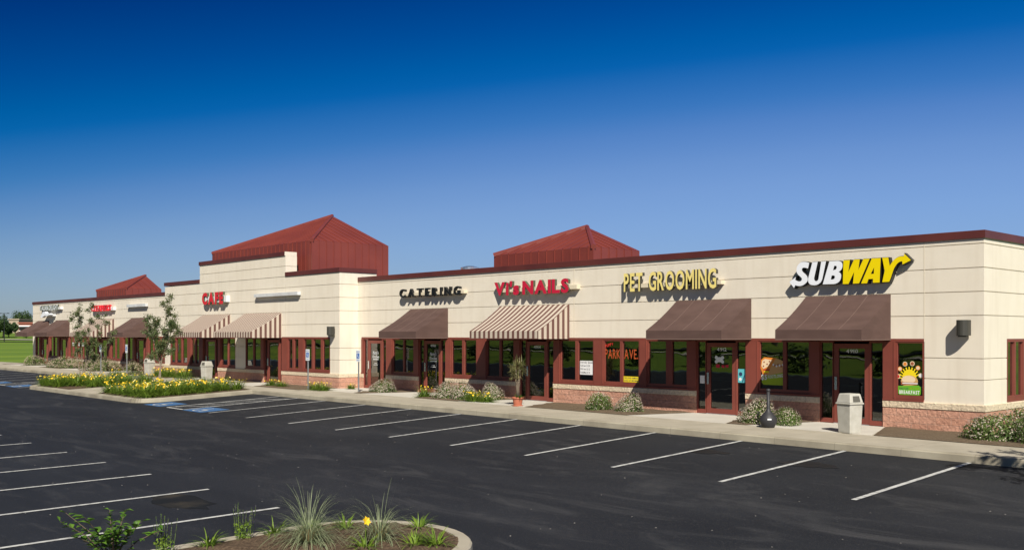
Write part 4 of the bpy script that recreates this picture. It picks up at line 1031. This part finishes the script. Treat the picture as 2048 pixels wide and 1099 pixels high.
# ================================================================== PLANTS
def leaf(b, p, nrm, size, asp=.55, mi=0, rnd=random):
    nrm = Vector(nrm).normalized(); u = nrm.orthogonal().normalized(); v = nrm.cross(u); a = rnd.uniform(0, 6.28)
    u, v = u*math.cos(a)+v*math.sin(a), v*math.cos(a)-u*math.sin(a)
    p = Vector(p); L = u*size*.5; W = v*size*.5*asp
    b.quad(p-L, p-L*.1+W, p+L, p-L*.1-W, mi)
def rv(rnd): 
    z = rnd.uniform(-1, 1); a = rnd.uniform(0, 6.283); s_ = math.sqrt(1-z*z); return Vector((s_*math.cos(a), s_*math.sin(a), z))
def shrub_proto(seed, w_, h, nleaf=2600, nfl=330, blossom='fl_white', flm=.024, lump=.34, leafm='leaf_shrub'):
    rnd = random.Random(seed)
    r = empty('flowering_shrub', (0, 0, -50), None, 'shrub')
    lob = [(rv(rnd), rnd.uniform(.5, 1)) for _ in range(9)]
    def surf(d):
        k = 1+lump*sum((max(0, d.dot(l))**6)*a for l, a in lob)-.1
        return Vector((d.x*w_/2*k, d.y*w_/2*k*.85, max(0, d.z)*h*k+.02))
    b = MB()
    for _ in range(nleaf):
        d = rv(rnd); d.z = abs(d.z); q = surf(d)*rnd.uniform(.4, 1.08)**.55
        leaf(b, q, d+rv(rnd)*.8, rnd.uniform(.03, .065), .5, 0, rnd)
    for _ in range(40):
        d = rv(rnd); d.z = abs(d.z)*.8+.2; b.tube([(0, 0, 0), surf(d)*.9], [.008, .003], 3, 1, False)
    b.build('foliage', [M[leafm], M['dark_bark']], r)
    b = MB()
    for _ in range(nfl):
        d = rv(rnd); d.z = abs(d.z)**.8; q = surf(d)*rnd.uniform(.97, 1.08)
        for _k in range(3): leaf(b, q+rv(rnd)*flm*.4, d+rv(rnd)*.5, rnd.uniform(.5, 1.2)*flm, .95, 0, rnd)
    b.build('blossom', M[blossom], r)
    return r
sA = shrub_proto(1, .95, .50, nfl=330, lump=.26); sB = shrub_proto(2, 1.0, .52, nfl=900, flm=.026, lump=.26); sC = shrub_proto(5, 1.5, .62, 2600, 520, 'fl_dry', .04)
def shrub(proto, x, y, s, sz, rz, label, first=[]):
    if proto.name not in first: first.append(proto.name); o = proto
    else: o = copy_tree(proto)
    o.location = (x, y, walk_z(x)+.01); o.rotation_euler = (0, 0, rz); o.scale = (s, s, sz); o['label'] = label; o['group'] = 'flowering shrubs in the beds along the shops'
    return o
shrub(sA, .62, -1.25, 1.35, 1.15, .3, 'white-flowered green shrub at the right corner of the building, nearer one')
shrub(sA, 1.75, -1.3, 1.3, 1.25, 2, 'white-flowered green shrub cut by the right edge of the picture')
shrub(sA, 1.2, -.55, 1.1, 1.4, 4, 'taller green shrub against the end wall at the right edge')
shrub(sB, -5.25, -1.6, 1.0, 1.05, 1, 'pale-blossomed shrub left of the black urn')
shrub(sA, -4.42, -1.5, .85, .9, 2.2, 'white-dotted shrub right of the black urn')
shrub(sA, -11.12, -1.45, 1.0, 1.05, 5, 'green shrub with white flowers under the yellow banner window, left of a pair')
shrub(sB, -9.98, -1.35, .88, .9, .7, 'pink-white blossomed shrub, right of the pair under the yellow banner window')
shrub(sB, -18.6, -1.55, 1.0, 1.0, 2, 'white-blossomed shrub between the catering and nail salon doors, left half')
shrub(sB, -17.7, -1.5, 1.02, 1.02, 4, 'white-blossomed shrub between the catering and nail salon doors, right half')
shrub(sB, -16.9, -.85, .85, .95, 5, 'small white-blossomed shrub behind yellow lilies by the potted plant')
shrub(sB, -23.2, -1.15, 1.1, .85, 1, 'low white-blossomed shrub beside the bay corner door')
shrub(sC, -66.2, -1.4, 1.1, .95, 1, 'low dry-pink shrub at the far left end of the facade')
shrub(sC, -60.6, -1.5, 1.3, 1, 2, 'low dry-pink shrub left of the many-stemmed tree')
shrub(sC, -58.6, -1.4, 1.2, 1, 3, 'low dry-pink shrub behind the many-stemmed tree')
shrub(sC, -53.9, -1.5, 1.2, 1.1, 4, 'low dry-pink shrub left of the leftmost parking sign')
shrub(sC, -52.3, -1.3, 1.2, 1.1, 5, 'low dry-pink shrub behind the leftmost parking sign')
shrub(sC, -48.0, -1.4, .8, 1.0, 5, 'low dry-pink shrub right of the far left litter bin')

def lily_proto(seed, nl=110, nf=15, r_=.42, h=.5, fl=True):
    rnd = random.Random(seed); r = empty('daylily_clump', (0, 0, -50), None, 'daylily')
    b = MB()
    for _ in range(nl):
        a = rnd.uniform(0, 6.28); q = rnd.uniform(0, r_*.55); e = rnd.uniform(.75, 1.45)
        blade(b, (q*math.cos(a), q*math.sin(a), 0), (math.cos(a)*math.cos(e), math.sin(a)*math.cos(e), math.sin(e)), rnd.uniform(.75, 1.25)*h*1.15, .024, rnd.uniform(1.0, 2.0), 5)
    b.build('leaves', M['leaf_lily'], r)
    if fl:
        b = MB(); f = MB()
        for _ in range(nf):
            a = rnd.uniform(0, 6.28); q = r_*math.sqrt(rnd.uniform(0, 1))*.95; z = h*rnd.uniform(.6, 1.05)
            top = Vector((q*math.cos(a), q*math.sin(a), z)); b.tube([(q*.5*math.cos(a), q*.5*math.sin(a), 0), top], [.004, .003], 3, 0, False)
            ax = (Vector((math.cos(a)*.5, math.sin(a)*.5, .8))+rv(rnd)*.5).normalized(); u = ax.orthogonal().normalized(); v = ax.cross(u); mi = 0 if rnd.random() < .7 else 1; s_ = rnd.uniform(.5, .85)
            for k in range(6):
                t0 = k*math.pi/3; dr = u*math.cos(t0)+v*math.sin(t0); sd = ax.cross(dr)
                f.quad(top, top+(dr*.035+ax*.022+sd*.02)*s_, top+(dr*.062+ax*.026)*s_, top+(dr*.035+ax*.022-sd*.02)*s_, mi)
        b.build('flower_stems', M['leaf_lily'], r); f.build('flowers', [M['fl_yellow'], M['fl_pale']], r)
    return r
lA = lily_proto(11, 230, 20, .46, .42); lB = lily_proto(12, 230, 14, .46, .42); lC = lily_proto(13, 210, 9, .46, .42); lT = lily_proto(14, 55, 0, .2, .25, False)
used = set()
def put(proto, x, y, z, s, rz, label, group, sz=None):
    o = proto if proto.name not in used else copy_tree(proto); used.add(proto.name)
    o.location = (x, y, z); o.rotation_euler = (0, 0, rz); o.scale = (s, s, sz or s); o['label'] = label; o['group'] = group; return o
rnd = random.Random(3)
sD = shrub_proto(31, 1.5, .42, 2200, 60, 'fl_dry', .03)
for k, (x, y, l) in enumerate(((-32.6, -5.3, 'low olive-green mound behind the lilies nearest the single-trunk tree'), (-31.2, -5.2, 'low olive-green mound in the middle of the right peninsula bed'), (-30.3, -6.3, 'low olive-green mound among lilies near the right kerb of the peninsula'),
        (-39.9, -5.6, 'low olive-green mound behind the many-stemmed tree base'), (-38.4, -5.3, 'low olive-green mound at the back right of the left peninsula bed'))):
    o = shrub(sD, x, y, 1.05, 1.0, k*1.3, l); o.location.z = pen_z(x, y)+.02
lab = 'clump of yellow daylilies massed with others in the planted peninsula'
GL = 'daylilies in the planted peninsula'
spots = []
# right planter: two rows along front and right kerbs, looser behind
y = -8.45
while y < -4.3: spots.append((-28.95, y, 'AB')); y += .62
y = -8.3
while y < -4.3: spots.append((-29.65, y, 'AB')); y += .68
for x in (-32.9, -32.2, -31.4, -30.7, -30.1): spots.append((x, -8.45, 'AB'))
for x in (-32.8, -31.9, -31.1, -30.4): spots.append((x, -7.7, 'BC'))
for x, y in ((-32.8, -6.9), (-31.6, -6.8), (-31.9, -6.1), (-33.0, -6.3)): spots.append((x, y, 'CB'))
# left planter
for x in (-41.3, -40.6, -39.9, -39.1): spots.append((x, -8.45, 'AB'))
for x in (-41.2, -40.4, -39.5, -38.7): spots.append((x, -7.8, 'AB'))
for x in (-40.6, -39.6, -38.8, -38.1, -37.4): spots.append((x, -7.0, 'AC'))
for x in (-41.2, -37.3): spots.append((x, -6.1, 'AB')); spots.append((x, -5.2, 'AB'))
for x in (-37.2, -37.25): spots.append((x, -7.6+.7*(x < -37.22), 'AB'))
for x, y, k in spots:
    pr = {'A': lA, 'B': lB, 'C': lC}[rnd.choice(k)]; x += rnd.uniform(-.08, .08); y += rnd.uniform(-.08, .08)
    put(pr, x, y, pen_z(x, y)+.02, rnd.uniform(.8, 1.25), rnd.uniform(0, 6), lab, GL)
# behind, in the pavement beds left of the centre bay
for x in (-43.2, -42.4, -41.5, -40.6, -39.8): put(lA, x, -2.0+rnd.uniform(-.1, .1), walk_z(x), 1.1, rnd.uniform(0, 6), 'yellow daylily clump in the row before the centre bay windows, between two litter bins', 'daylilies before the centre bay')
GW = 'daylilies in the wall beds'
put(lA, -30.4, -2.2, walk_z(-30), .8, 1, 'yellow daylily clump left of the centre bay parking sign, larger one', GW, .7)
put(lC, -29.3, -2.3, walk_z(-30), .8, 2, 'mostly green daylily clump just left of the centre bay parking sign', GW, .7)
put(lA, -26.4, -2.35, walk_z(-26), .85, 3, 'yellow daylily clump right of the centre bay parking sign', GW, .8)
put(lB, -25.75, -2.35, walk_z(-26), .85, 4, 'yellow daylily clump in the bed before the bay corner, second from its sign', GW, .8)
put(lC, -25.9, -.9, walk_z(-26), .55, 4, 'small green daylily clump against the block base by the bay corner', GW, .6)
put(lB, -19.7, -1.75, walk_z(-20), .8, 4, 'orange-yellow daylily clump right of the catering door', GW, .95)
put(lA, -16.75, -1.85, walk_z(-16), .95, 5, 'yellow daylily clump left of the potted plant, behind the kerb', GW, .85)
put(lB, -16.15, -1.75, walk_z(-16), .85, .5, 'yellow daylily clump nearest the potted plant', GW, .75)

# ---- trees
def grow_tree(name, loc, stems, label, leafm, nleaf, lsize, prof, barkm='bark', seed=1, cat='tree', trunk_r=.045, group=None, branches=10, fill=.35, fork=0):
    """stems: list of (base offset, top point); prof(t, rnd) -> side reach at height fraction t along each stem"""
    rnd = random.Random(seed); r = empty(name, loc, label, cat, group); tb_ = MB(); ends = []
    for (bx, by), top in stems:
        top = Vector(top); p0 = Vector((bx, by, 0)); n = 7; pts = []
        for k in range(n+1):
            t = k/n; tt = max(0, t-fork)/(1-fork); q = Vector((bx+(top.x-bx)*tt, by+(top.y-by)*tt, top.z*t))+Vector((rnd.uniform(-1, 1), rnd.uniform(-1, 1), 0))*.035*top.z/3*(1 if 0 < k < n else 0); pts.append(q)
        tb_.tube(pts, [trunk_r*(1-t/n*.85)*(1.35 if t == 0 else 1) for t in range(n+1)], 8)
        for k in range(branches):
            t = fill+(1-fill)*(k+rnd.uniform(0, .8))/branches; i = min(int(t*n), n-1); q = pts[i].lerp(pts[i+1], t*n-i)
            reach = prof(t, rnd)
            if reach < .03: continue
            a = rnd.uniform(0, 6.28)+k*2.4; up = rnd.uniform(.5, 1.3); d = Vector((math.cos(a), math.sin(a), up)).normalized()
            e = q+d*reach; m_ = q.lerp(e, .5)+rv(rnd)*.05*reach
            tb_.tube([q, m_, e], [trunk_r*.32*(1-t*.5), trunk_r*.2, trunk_r*.08], 5)
            ends.append((q, m_, e, reach))
            for _ in range(3):
                s0 = m_.lerp(e, rnd.uniform(0, .7)); d2 = (d+rv(rnd)*.8).normalized(); e2 = s0+d2*reach*.45
                tb_.tube([s0, e2], [trunk_r*.12, trunk_r*.05], 4); ends.append((s0, s0.lerp(e2, .5), e2, reach*.5))
        ends.append((pts[-2], pts[-1], pts[-1]+Vector((0, 0, .1)), .25))
    tb_.build('trunk', M[barkm], r, smooth=True)
    cb_ = MB(); tot = sum(e[3] for e in ends)
    for q, m_, e, reach in ends:
        for _ in range(int(nleaf*reach/tot)+2):
            t = rnd.random()**.7; p = q.lerp(m_, t*2) if t < .5 else m_.lerp(e, t*2-1)
            p = p+rv(rnd)*rnd.uniform(0, .17); leaf(cb_, p, rv(rnd)+Vector((0, 0, .4)), lsize*rnd.uniform(.6, 1.25), .5, 0 if rnd.random() < .9 else 1, rnd)
    cb_.build('crown', [M[leafm], M['leaf_red']], r)
    return r
px, py = -33.9, -5.9
grow_tree('young_tree', (px, py, pen_z(px, py)), [((0, 0), (.4, .3, 4.1)), ((.03, .02), (-.4, -.4, 3.2)), ((0, .03), (.8, .45, 3.2))],
          'young single-clump tree with sparse grey-green leaves, right one of the peninsula pair', 'leaf_tree', 8200, .085,
          lambda t, r: (.8 if t < .7 else .8*(1-t)/.3+.12)*r.uniform(.5, 1.2)*.85, seed=5, trunk_r=.036, group='young trees on the peninsula', branches=11, fill=.36, fork=.3)
px, py = -41.2, -6.8
grow_tree('young_tree', (px, py, pen_z(px, py)), [((.0, 0), (-.6, -.3, 3.4)), ((.1, .05), (.1, -.1, 3.85)), ((.05, -.05), (1.3, .7, 3.3)), ((0, .1), (.8, .2, 3.9)), ((.1, .1), (1.4, 1.0, 2.4))],
          'loose many-stemmed young tree with reddish tints, left one of the peninsula pair', 'leaf_tree', 5200, .088,
          lambda t, r: .55*r.uniform(.5, 1.1)*(1.1-t*.5), seed=9, trunk_r=.026, group='young trees on the peninsula', branches=8, fill=.35)
# the off-frame tree whose shade falls on the corner pavement
b = MB()
kx = rounded(4.3, 8.6, -9.2, -5.0, 1.0); kerb_run(b, kx, .155, isl_z, .3, closed=True, side=1); struct(b.build('kerb', M['kerb'], fix=True))
bed('planting_island', rounded(4.43, 8.47, -9.07, -5.13, .9), lambda x, y: isl_z(x, y)-.02, M['mulch'], .04, .3)
grow_tree('shade_tree', (6.4, -7.0, isl_z(6.4, -7)), [((0, 0), (.1, .1, 5.0)), ((.05, 0), (.9, .4, 4.4)), ((0, .05), (-.8, -.5, 4.3))], 'leafy round-crowned tree in the kerbed island to the right of the corner', 'leaf_shrub', 5200, .11,
          lambda t, r: 1.25*r.uniform(.6, 1.1)*(1.15-t*.6), seed=21, trunk_r=.09, branches=14, fill=.4)

# ---- foreground island plants
gz = lambda x, y: isl_z(x, y)-.01
def fountain_grass(x, y, s, seed, label, hgt=.74, n=430):
    rnd = random.Random(seed); r = empty('fountain_grass', (x, y, gz(x, y)), label, 'ornamental grass', 'fountain grasses')
    b = MB()
    for _ in range(n):
        a = rnd.uniform(0, 6.28); q = rnd.uniform(0, .11)*s; e = rnd.uniform(.7, 1.5)
        blade(b, (q*math.cos(a), q*math.sin(a), .02), (math.cos(a)*math.cos(e), math.sin(a)*math.cos(e), math.sin(e)), rnd.uniform(.5, 1.2)*hgt*s*1.15, .0065, rnd.uniform(1.2, 3.3), 9)
    b.build('blades', M['leaf_grass'], r)
    b = MB()
    for _ in range(110):
        a = rnd.uniform(0, 6.28); q = rnd.uniform(0, .10)*s; e = rnd.uniform(1.1, 1.55); blade(b, (q*math.cos(a), q*math.sin(a), 0), (math.cos(a)*math.cos(e), math.sin(a)*math.cos(e), math.sin(e)), rnd.uniform(.12, .3)*s, .010, .2, 2)
    b.build('dry_base', M['straw'], r)
    return r
fountain_grass(-2.0, -17.42, .9, 1, 'full grey-green fountain grass tuft in the near island, left one')
fountain_grass(-1.5, -16.62, .82, 2, 'sparser grey-green fountain grass tuft in the near island, right one', n=270)
b_ = [(-.9, -16.48, .95, 'small lily tuft right of the right fountain grass in the near island'), (-.72, -16.25, 1.0, 'small lily tuft nearest the round kerb end of the near island'),
      (-2.5, -16.5, .85, 'small lily tuft just inside the kerb between the two fountain grasses'), (-1.75, -15.75, .85, 'small lily tuft behind the right fountain grass against the kerb'),
      (-2.88, -17.45, .95, 'small lily tuft on the kerb left of the full fountain grass'), (-2.72, -16.95, .8, 'small lily tuft close behind the full fountain grass'),
      (-2.85, -18.45, .9, 'small lily tuft between the purple spikes and the leafy bush')]
for x, y, s, l in b_: put(lT, x, y, gz(x, y), s, x*7, l, 'lily tufts in the near island')
r = put(lT, -1.2, -17.05, gz(-1.2, -17.05), .9, 1, 'lily tuft with one orange-yellow flower in the near island', 'lily tufts in the near island')
b = MB(); top = Vector((.0, -.05, .42)); b.tube([(0, 0, 0), top], [.006, .004], 5); b.build('flower_stem', M['leaf_lily'], r)
b = MB(); ax = Vector((.55, -.7, .4)).normalized(); u = ax.orthogonal().normalized(); v = ax.cross(u)
for k in range(6):
    t0 = k*math.pi/3; dr = u*math.cos(t0)+v*math.sin(t0); sd = ax.cross(dr); w_ = .03
    b.quad(top, top+dr*.04+ax*.03+sd*w_, top+dr*.075+ax*.03, top+dr*.04+ax*.03-sd*w_)
b.build('flower', M['fl_yellow'], r)
def spikes(x, y, seed, label, s=1):
    rnd = random.Random(seed); r = empty('purple_spike_plant', (x, y, gz(x, y)), label, 'flowering plant', 'purple-spiked plants in the near island'); b = MB(); f = MB()
    for _ in range(160):
        a = rnd.uniform(0, 6.28); q = rnd.uniform(0, .13)*s; leaf(b, (q*math.cos(a), q*math.sin(a), rnd.uniform(.02, .24)*s), rv(rnd), .05, .4, 0, rnd)
    for _ in range(14):
        a = rnd.uniform(0, 6.28); q = rnd.uniform(0, .13)*s; z = rnd.uniform(.35, .55)*s; p = Vector((q*math.cos(a), q*math.sin(a), 0)); t_ = p*1.5+Vector((0, 0, z)); b.tube([p, t_], [.003, .002], 3, 0, False)
        for k in range(22): leaf(f, p.lerp(t_*1, .5+.5*k/22)+rv(rnd)*.006, rv(rnd), .018, .8, 0, rnd)
    b.build('foliage', M['leaf_lily'], r); f.build('flower_spikes', M['fl_purple'], r)
spikes(-2.85, -17.95, 1, 'dark purple flower spikes on the near island kerb')
spikes(-2.75, -19.1, 2, 'dark purple flower spikes beside the leafy bush', 1)
rnd = random.Random(8)
r = empty('leafy_bush', (-2.75, -19.75, gz(-2.75, -19.7)), 'broad-leaved bright green bush at the lower left of the near island', 'bush')
b = MB(); s_ = MB()
for k in range(16):
    a = rnd.uniform(0, 6.28); q = rnd.uniform(.15, .62); top = Vector((q*math.cos(a), q*math.sin(a), rnd.uniform(.3, .72)))
    m_ = top*.5+Vector((0, 0, .08)); s_.tube([(0, 0, 0), m_, top], [.010, .007, .003], 5)
    for j in range(13):
        t = .3+.7*j/12; p = (m_*(2*t) if t < .5 else m_.lerp(top, t*2-1)); d = (rv(rnd)+Vector((0, 0, .25))).normalized(); d.z = abs(d.z)*.6
        L = rnd.uniform(.08, .15); c_ = p+d*L*.6; sd = d.cross(Vector((0, 0, 1))).normalized()*L*.28; e = p+d*L*1.2-Vector((0, 0, .02))
        mid_u = p+d*L*.55+Vector((0, 0, .008)); b.quad(p, mid_u+sd, e, mid_u-sd)
s_.build('stems', M['dark_bark'], r); b.build('leaves', M['leaf_bright'], r)

# ================================================================== BACKGROUND
def crown_cloud(name, x, y, h, w_, label, seed, leafm='leaf_dark', n=2600, ls=.4, group='background trees', trunk=.3):
    rnd = random.Random(seed); z = terrain_z(x, y); r = empty(name, (x, y, z-.05), label, 'tree', group)
    b = MB(); b.tube([(0, 0, 0), (.05, 0, h*.4), (0, .05, h*.8)], [h*.035, h*.025, h*.01], 7)
    for k in range(5):
        a = k*1.3; b.tube([(0, 0, h*.35), (w_*.3*math.cos(a), w_*.3*math.sin(a), h*.7)], [h*.015, h*.005], 5)
    b.build('trunk', M['dark_bark'], r)
    b = MB(); cl = []
    for _ in range(16):
        d = rv(rnd); q = rnd.uniform(.35, .75); cl.append((Vector((d.x*w_/2*q, d.y*w_/2*q, h*(trunk+(1-trunk)*.5)+d.z*h*(1-trunk)*.5*q)), rnd.uniform(.18, .34)*w_))
    for _ in range(n):
        c_, rr = rnd.choice(cl); d = rv(rnd); leaf(b, c_+d*rr*rnd.uniform(.6, 1.02), d+rv(rnd)*.6, ls*rnd.uniform(.6, 1.2), .7, 0, rnd)
    b.build('crown', M[leafm], r); return r
def ray(px_, d):      # used once to lay out the far side of the lawn
    u = (px_-1024)/1956; rt = Vector((.6807, .7325)); v2 = Vector((-.7325, .6807)); q = Vector((9.533, -24.391))+d*(v2+u*rt); return q.x, q.y
far = [(6, 235, 4.9, 4.0, 'rounded dark tree by the lamp post at the left edge'), (-8, 240, 4.4, 4.0, 'dark tree cut by the left edge of the picture'), (17, 240, 3.6, 3.0, 'smaller dark tree right of the lamp post'), (30, 250, 3.9, 2.2, 'narrow green tree before the brick office'),
       (45, 420, 8.6, 9.0, 'tall tree showing above the brick office roof'), (38, 420, 6.0, 5.0, 'lower tree left of the tall one above the brick office roof'), (52, 232, 2.2, 2.4, 'small round tree before the brick office wall'), (-25, 230, 5, 5, 'dark tree just beyond the left edge')]
for k, (p_, d, h, w_, l) in enumerate(far):
    x, y = ray(p_, d); crown_cloud('background_tree', x, y, h, w_, l, 30+k, ls=.35 if d < 300 else .6)
x, y = ray(8, 198)
r = empty('street_lamp', (x, y, terrain_z(x, y)), 'tall dark lamp post with a wide double arm on the far lawn', 'street lamp')
b = MB(); b.tube([(0, 0, 0), (0, 0, 5.9)], [.09, .06], 8); b.build('post', M['black'], r)
b = MB(); b.tube([(-.75, -.5, 5.85), (.75, .5, 5.85)], [.04, .04], 6); b.build('arm', M['black'], r)
for s_ in (-1, 1):
    b = MB(); b.box(s_*.85-.28, s_*.85+.28, s_*.5-.15, s_*.5+.15, 5.78, 5.92); b.build('lamp_head', M['black'], r)
# far road and path
def strip(name, p0, p1, w_, m, lift):
    b = MB(); n = 30; a = Vector(p0); c = Vector(p1); d = (c-a).normalized(); s_ = Vector((-d.y, d.x))*w_/2
    for k in range(n):
        q0 = a.lerp(c, k/n); q1 = a.lerp(c, (k+1)/n)
        b.quad(*[(v.x, v.y, terrain_z(q.x, q.y)+lift) for v, q in ((q0-s_, q0), (q1-s_, q1), (q1+s_, q1), (q0+s_, q0))])
    return struct(b.build(name, m))
x0, y0 = ray(-150, 205); x1, y1 = ray(260, 205)
strip('far_road', (x0, y0), (x1, y1), 13, M['asphalt'], .05)
x0, y0 = ray(-150, 219); x1, y1 = ray(260, 219); strip('far_path', (x0, y0), (x1, y1), 9, M['pad'], .12)
strip('far_path', (-170, -60), (70, -60), 3.0, M['pad'], .06); strip('far_road', (-170, -68), (70, -68), 8, M['asphalt'], .06)
# two far offices
def office(px0, px1, d, h, label, m, roofm, bands):
    x0, y0 = ray(px0, d); x1, y1 = ray(px1, d); z = terrain_z((x0+x1)/2, (y0+y1)/2)-.3
    a = math.atan2(y1-y0, x1-x0); L = math.hypot(x1-x0, y1-y0)
    r = empty('office_building', (x0, y0, z), label, 'building', None, a)
    b = MB(); b.box(0, L, 0, 14, 0, h); b.build('wall', m, r)
    b = MB(); b.box(-.3, L+.3, -.3, 14.3, h, h+.35); b.build('roof', roofm, r)
    for z0, z1 in bands:
        n = max(2, int(L/3)); 
        for k in range(n):
            b = MB(); q0 = L*k/n+.1; b.box(q0, q0+L/n-.2, -.06, 0, z0, z1); b.box(q0+.05, q0+L/n-.25, -.08, -.061, z0-.12, z0); w2 = b.build('window', M['black'], r)
    return r
M['brick_far'] = mat('far_brick', (.30, .10, .07), rough=.9); M['tan_far'] = mat('far_tan_block', (.36, .29, .22), rough=.9)
office(17, 37, 300, 4.2, 'tan flat-roofed office far beyond the lawn', M['tan_far'], M['tan_far'], [])
o = office(37.5, 130, 290, 3.3, 'low red brick office with dark window bands far beyond the lawn', M['brick_far'], M['brick_far'], [(1.4, 2.3)])
b = MB(); x1, y1 = ray(130, 290); x0, y0 = ray(37.5, 290); L = math.hypot(x1-x0, y1-y0); b.box(0, L, -.05, .0, 2.35, 2.75); b.box(0, L*.6, -.05, 0, .9, 1.2); b.build('white_band', M['white'], o)
# hedge bushes along the far edge of the car park (seen in the shop windows)
for k in range(15):
    x = -78+7.6*k+random.uniform(-2, 2); crown_cloud('hedge_bush', x, -43.5-random.uniform(0, 3), random.uniform(1.2, 2.6), random.uniform(2, 4.2), 'dark bush along the far edge of the car park, behind the viewer', 90+k, n=500, ls=.3, group='bushes across the car park', trunk=.02)
# trees and lawn across the car park (seen in the shop windows)
for k, (x, y, h, w_) in enumerate([(-30, -75, 5, 5), (-62, -90, 6, 6), (-5, -85, 5.5, 6), (-95, -80, 6, 7), (25, -70, 5, 5), (-45, -110, 7, 7), (-120, -120, 8, 8), (-15, -120, 7, 8), (-80, -130, 8, 9), (50, -100, 7, 7)]):
    crown_cloud('background_tree', x, y, h, w_, 'dark tree on the lawn across the car park, behind the viewer', 60+k, n=900, ls=.7, group='trees across the car park')
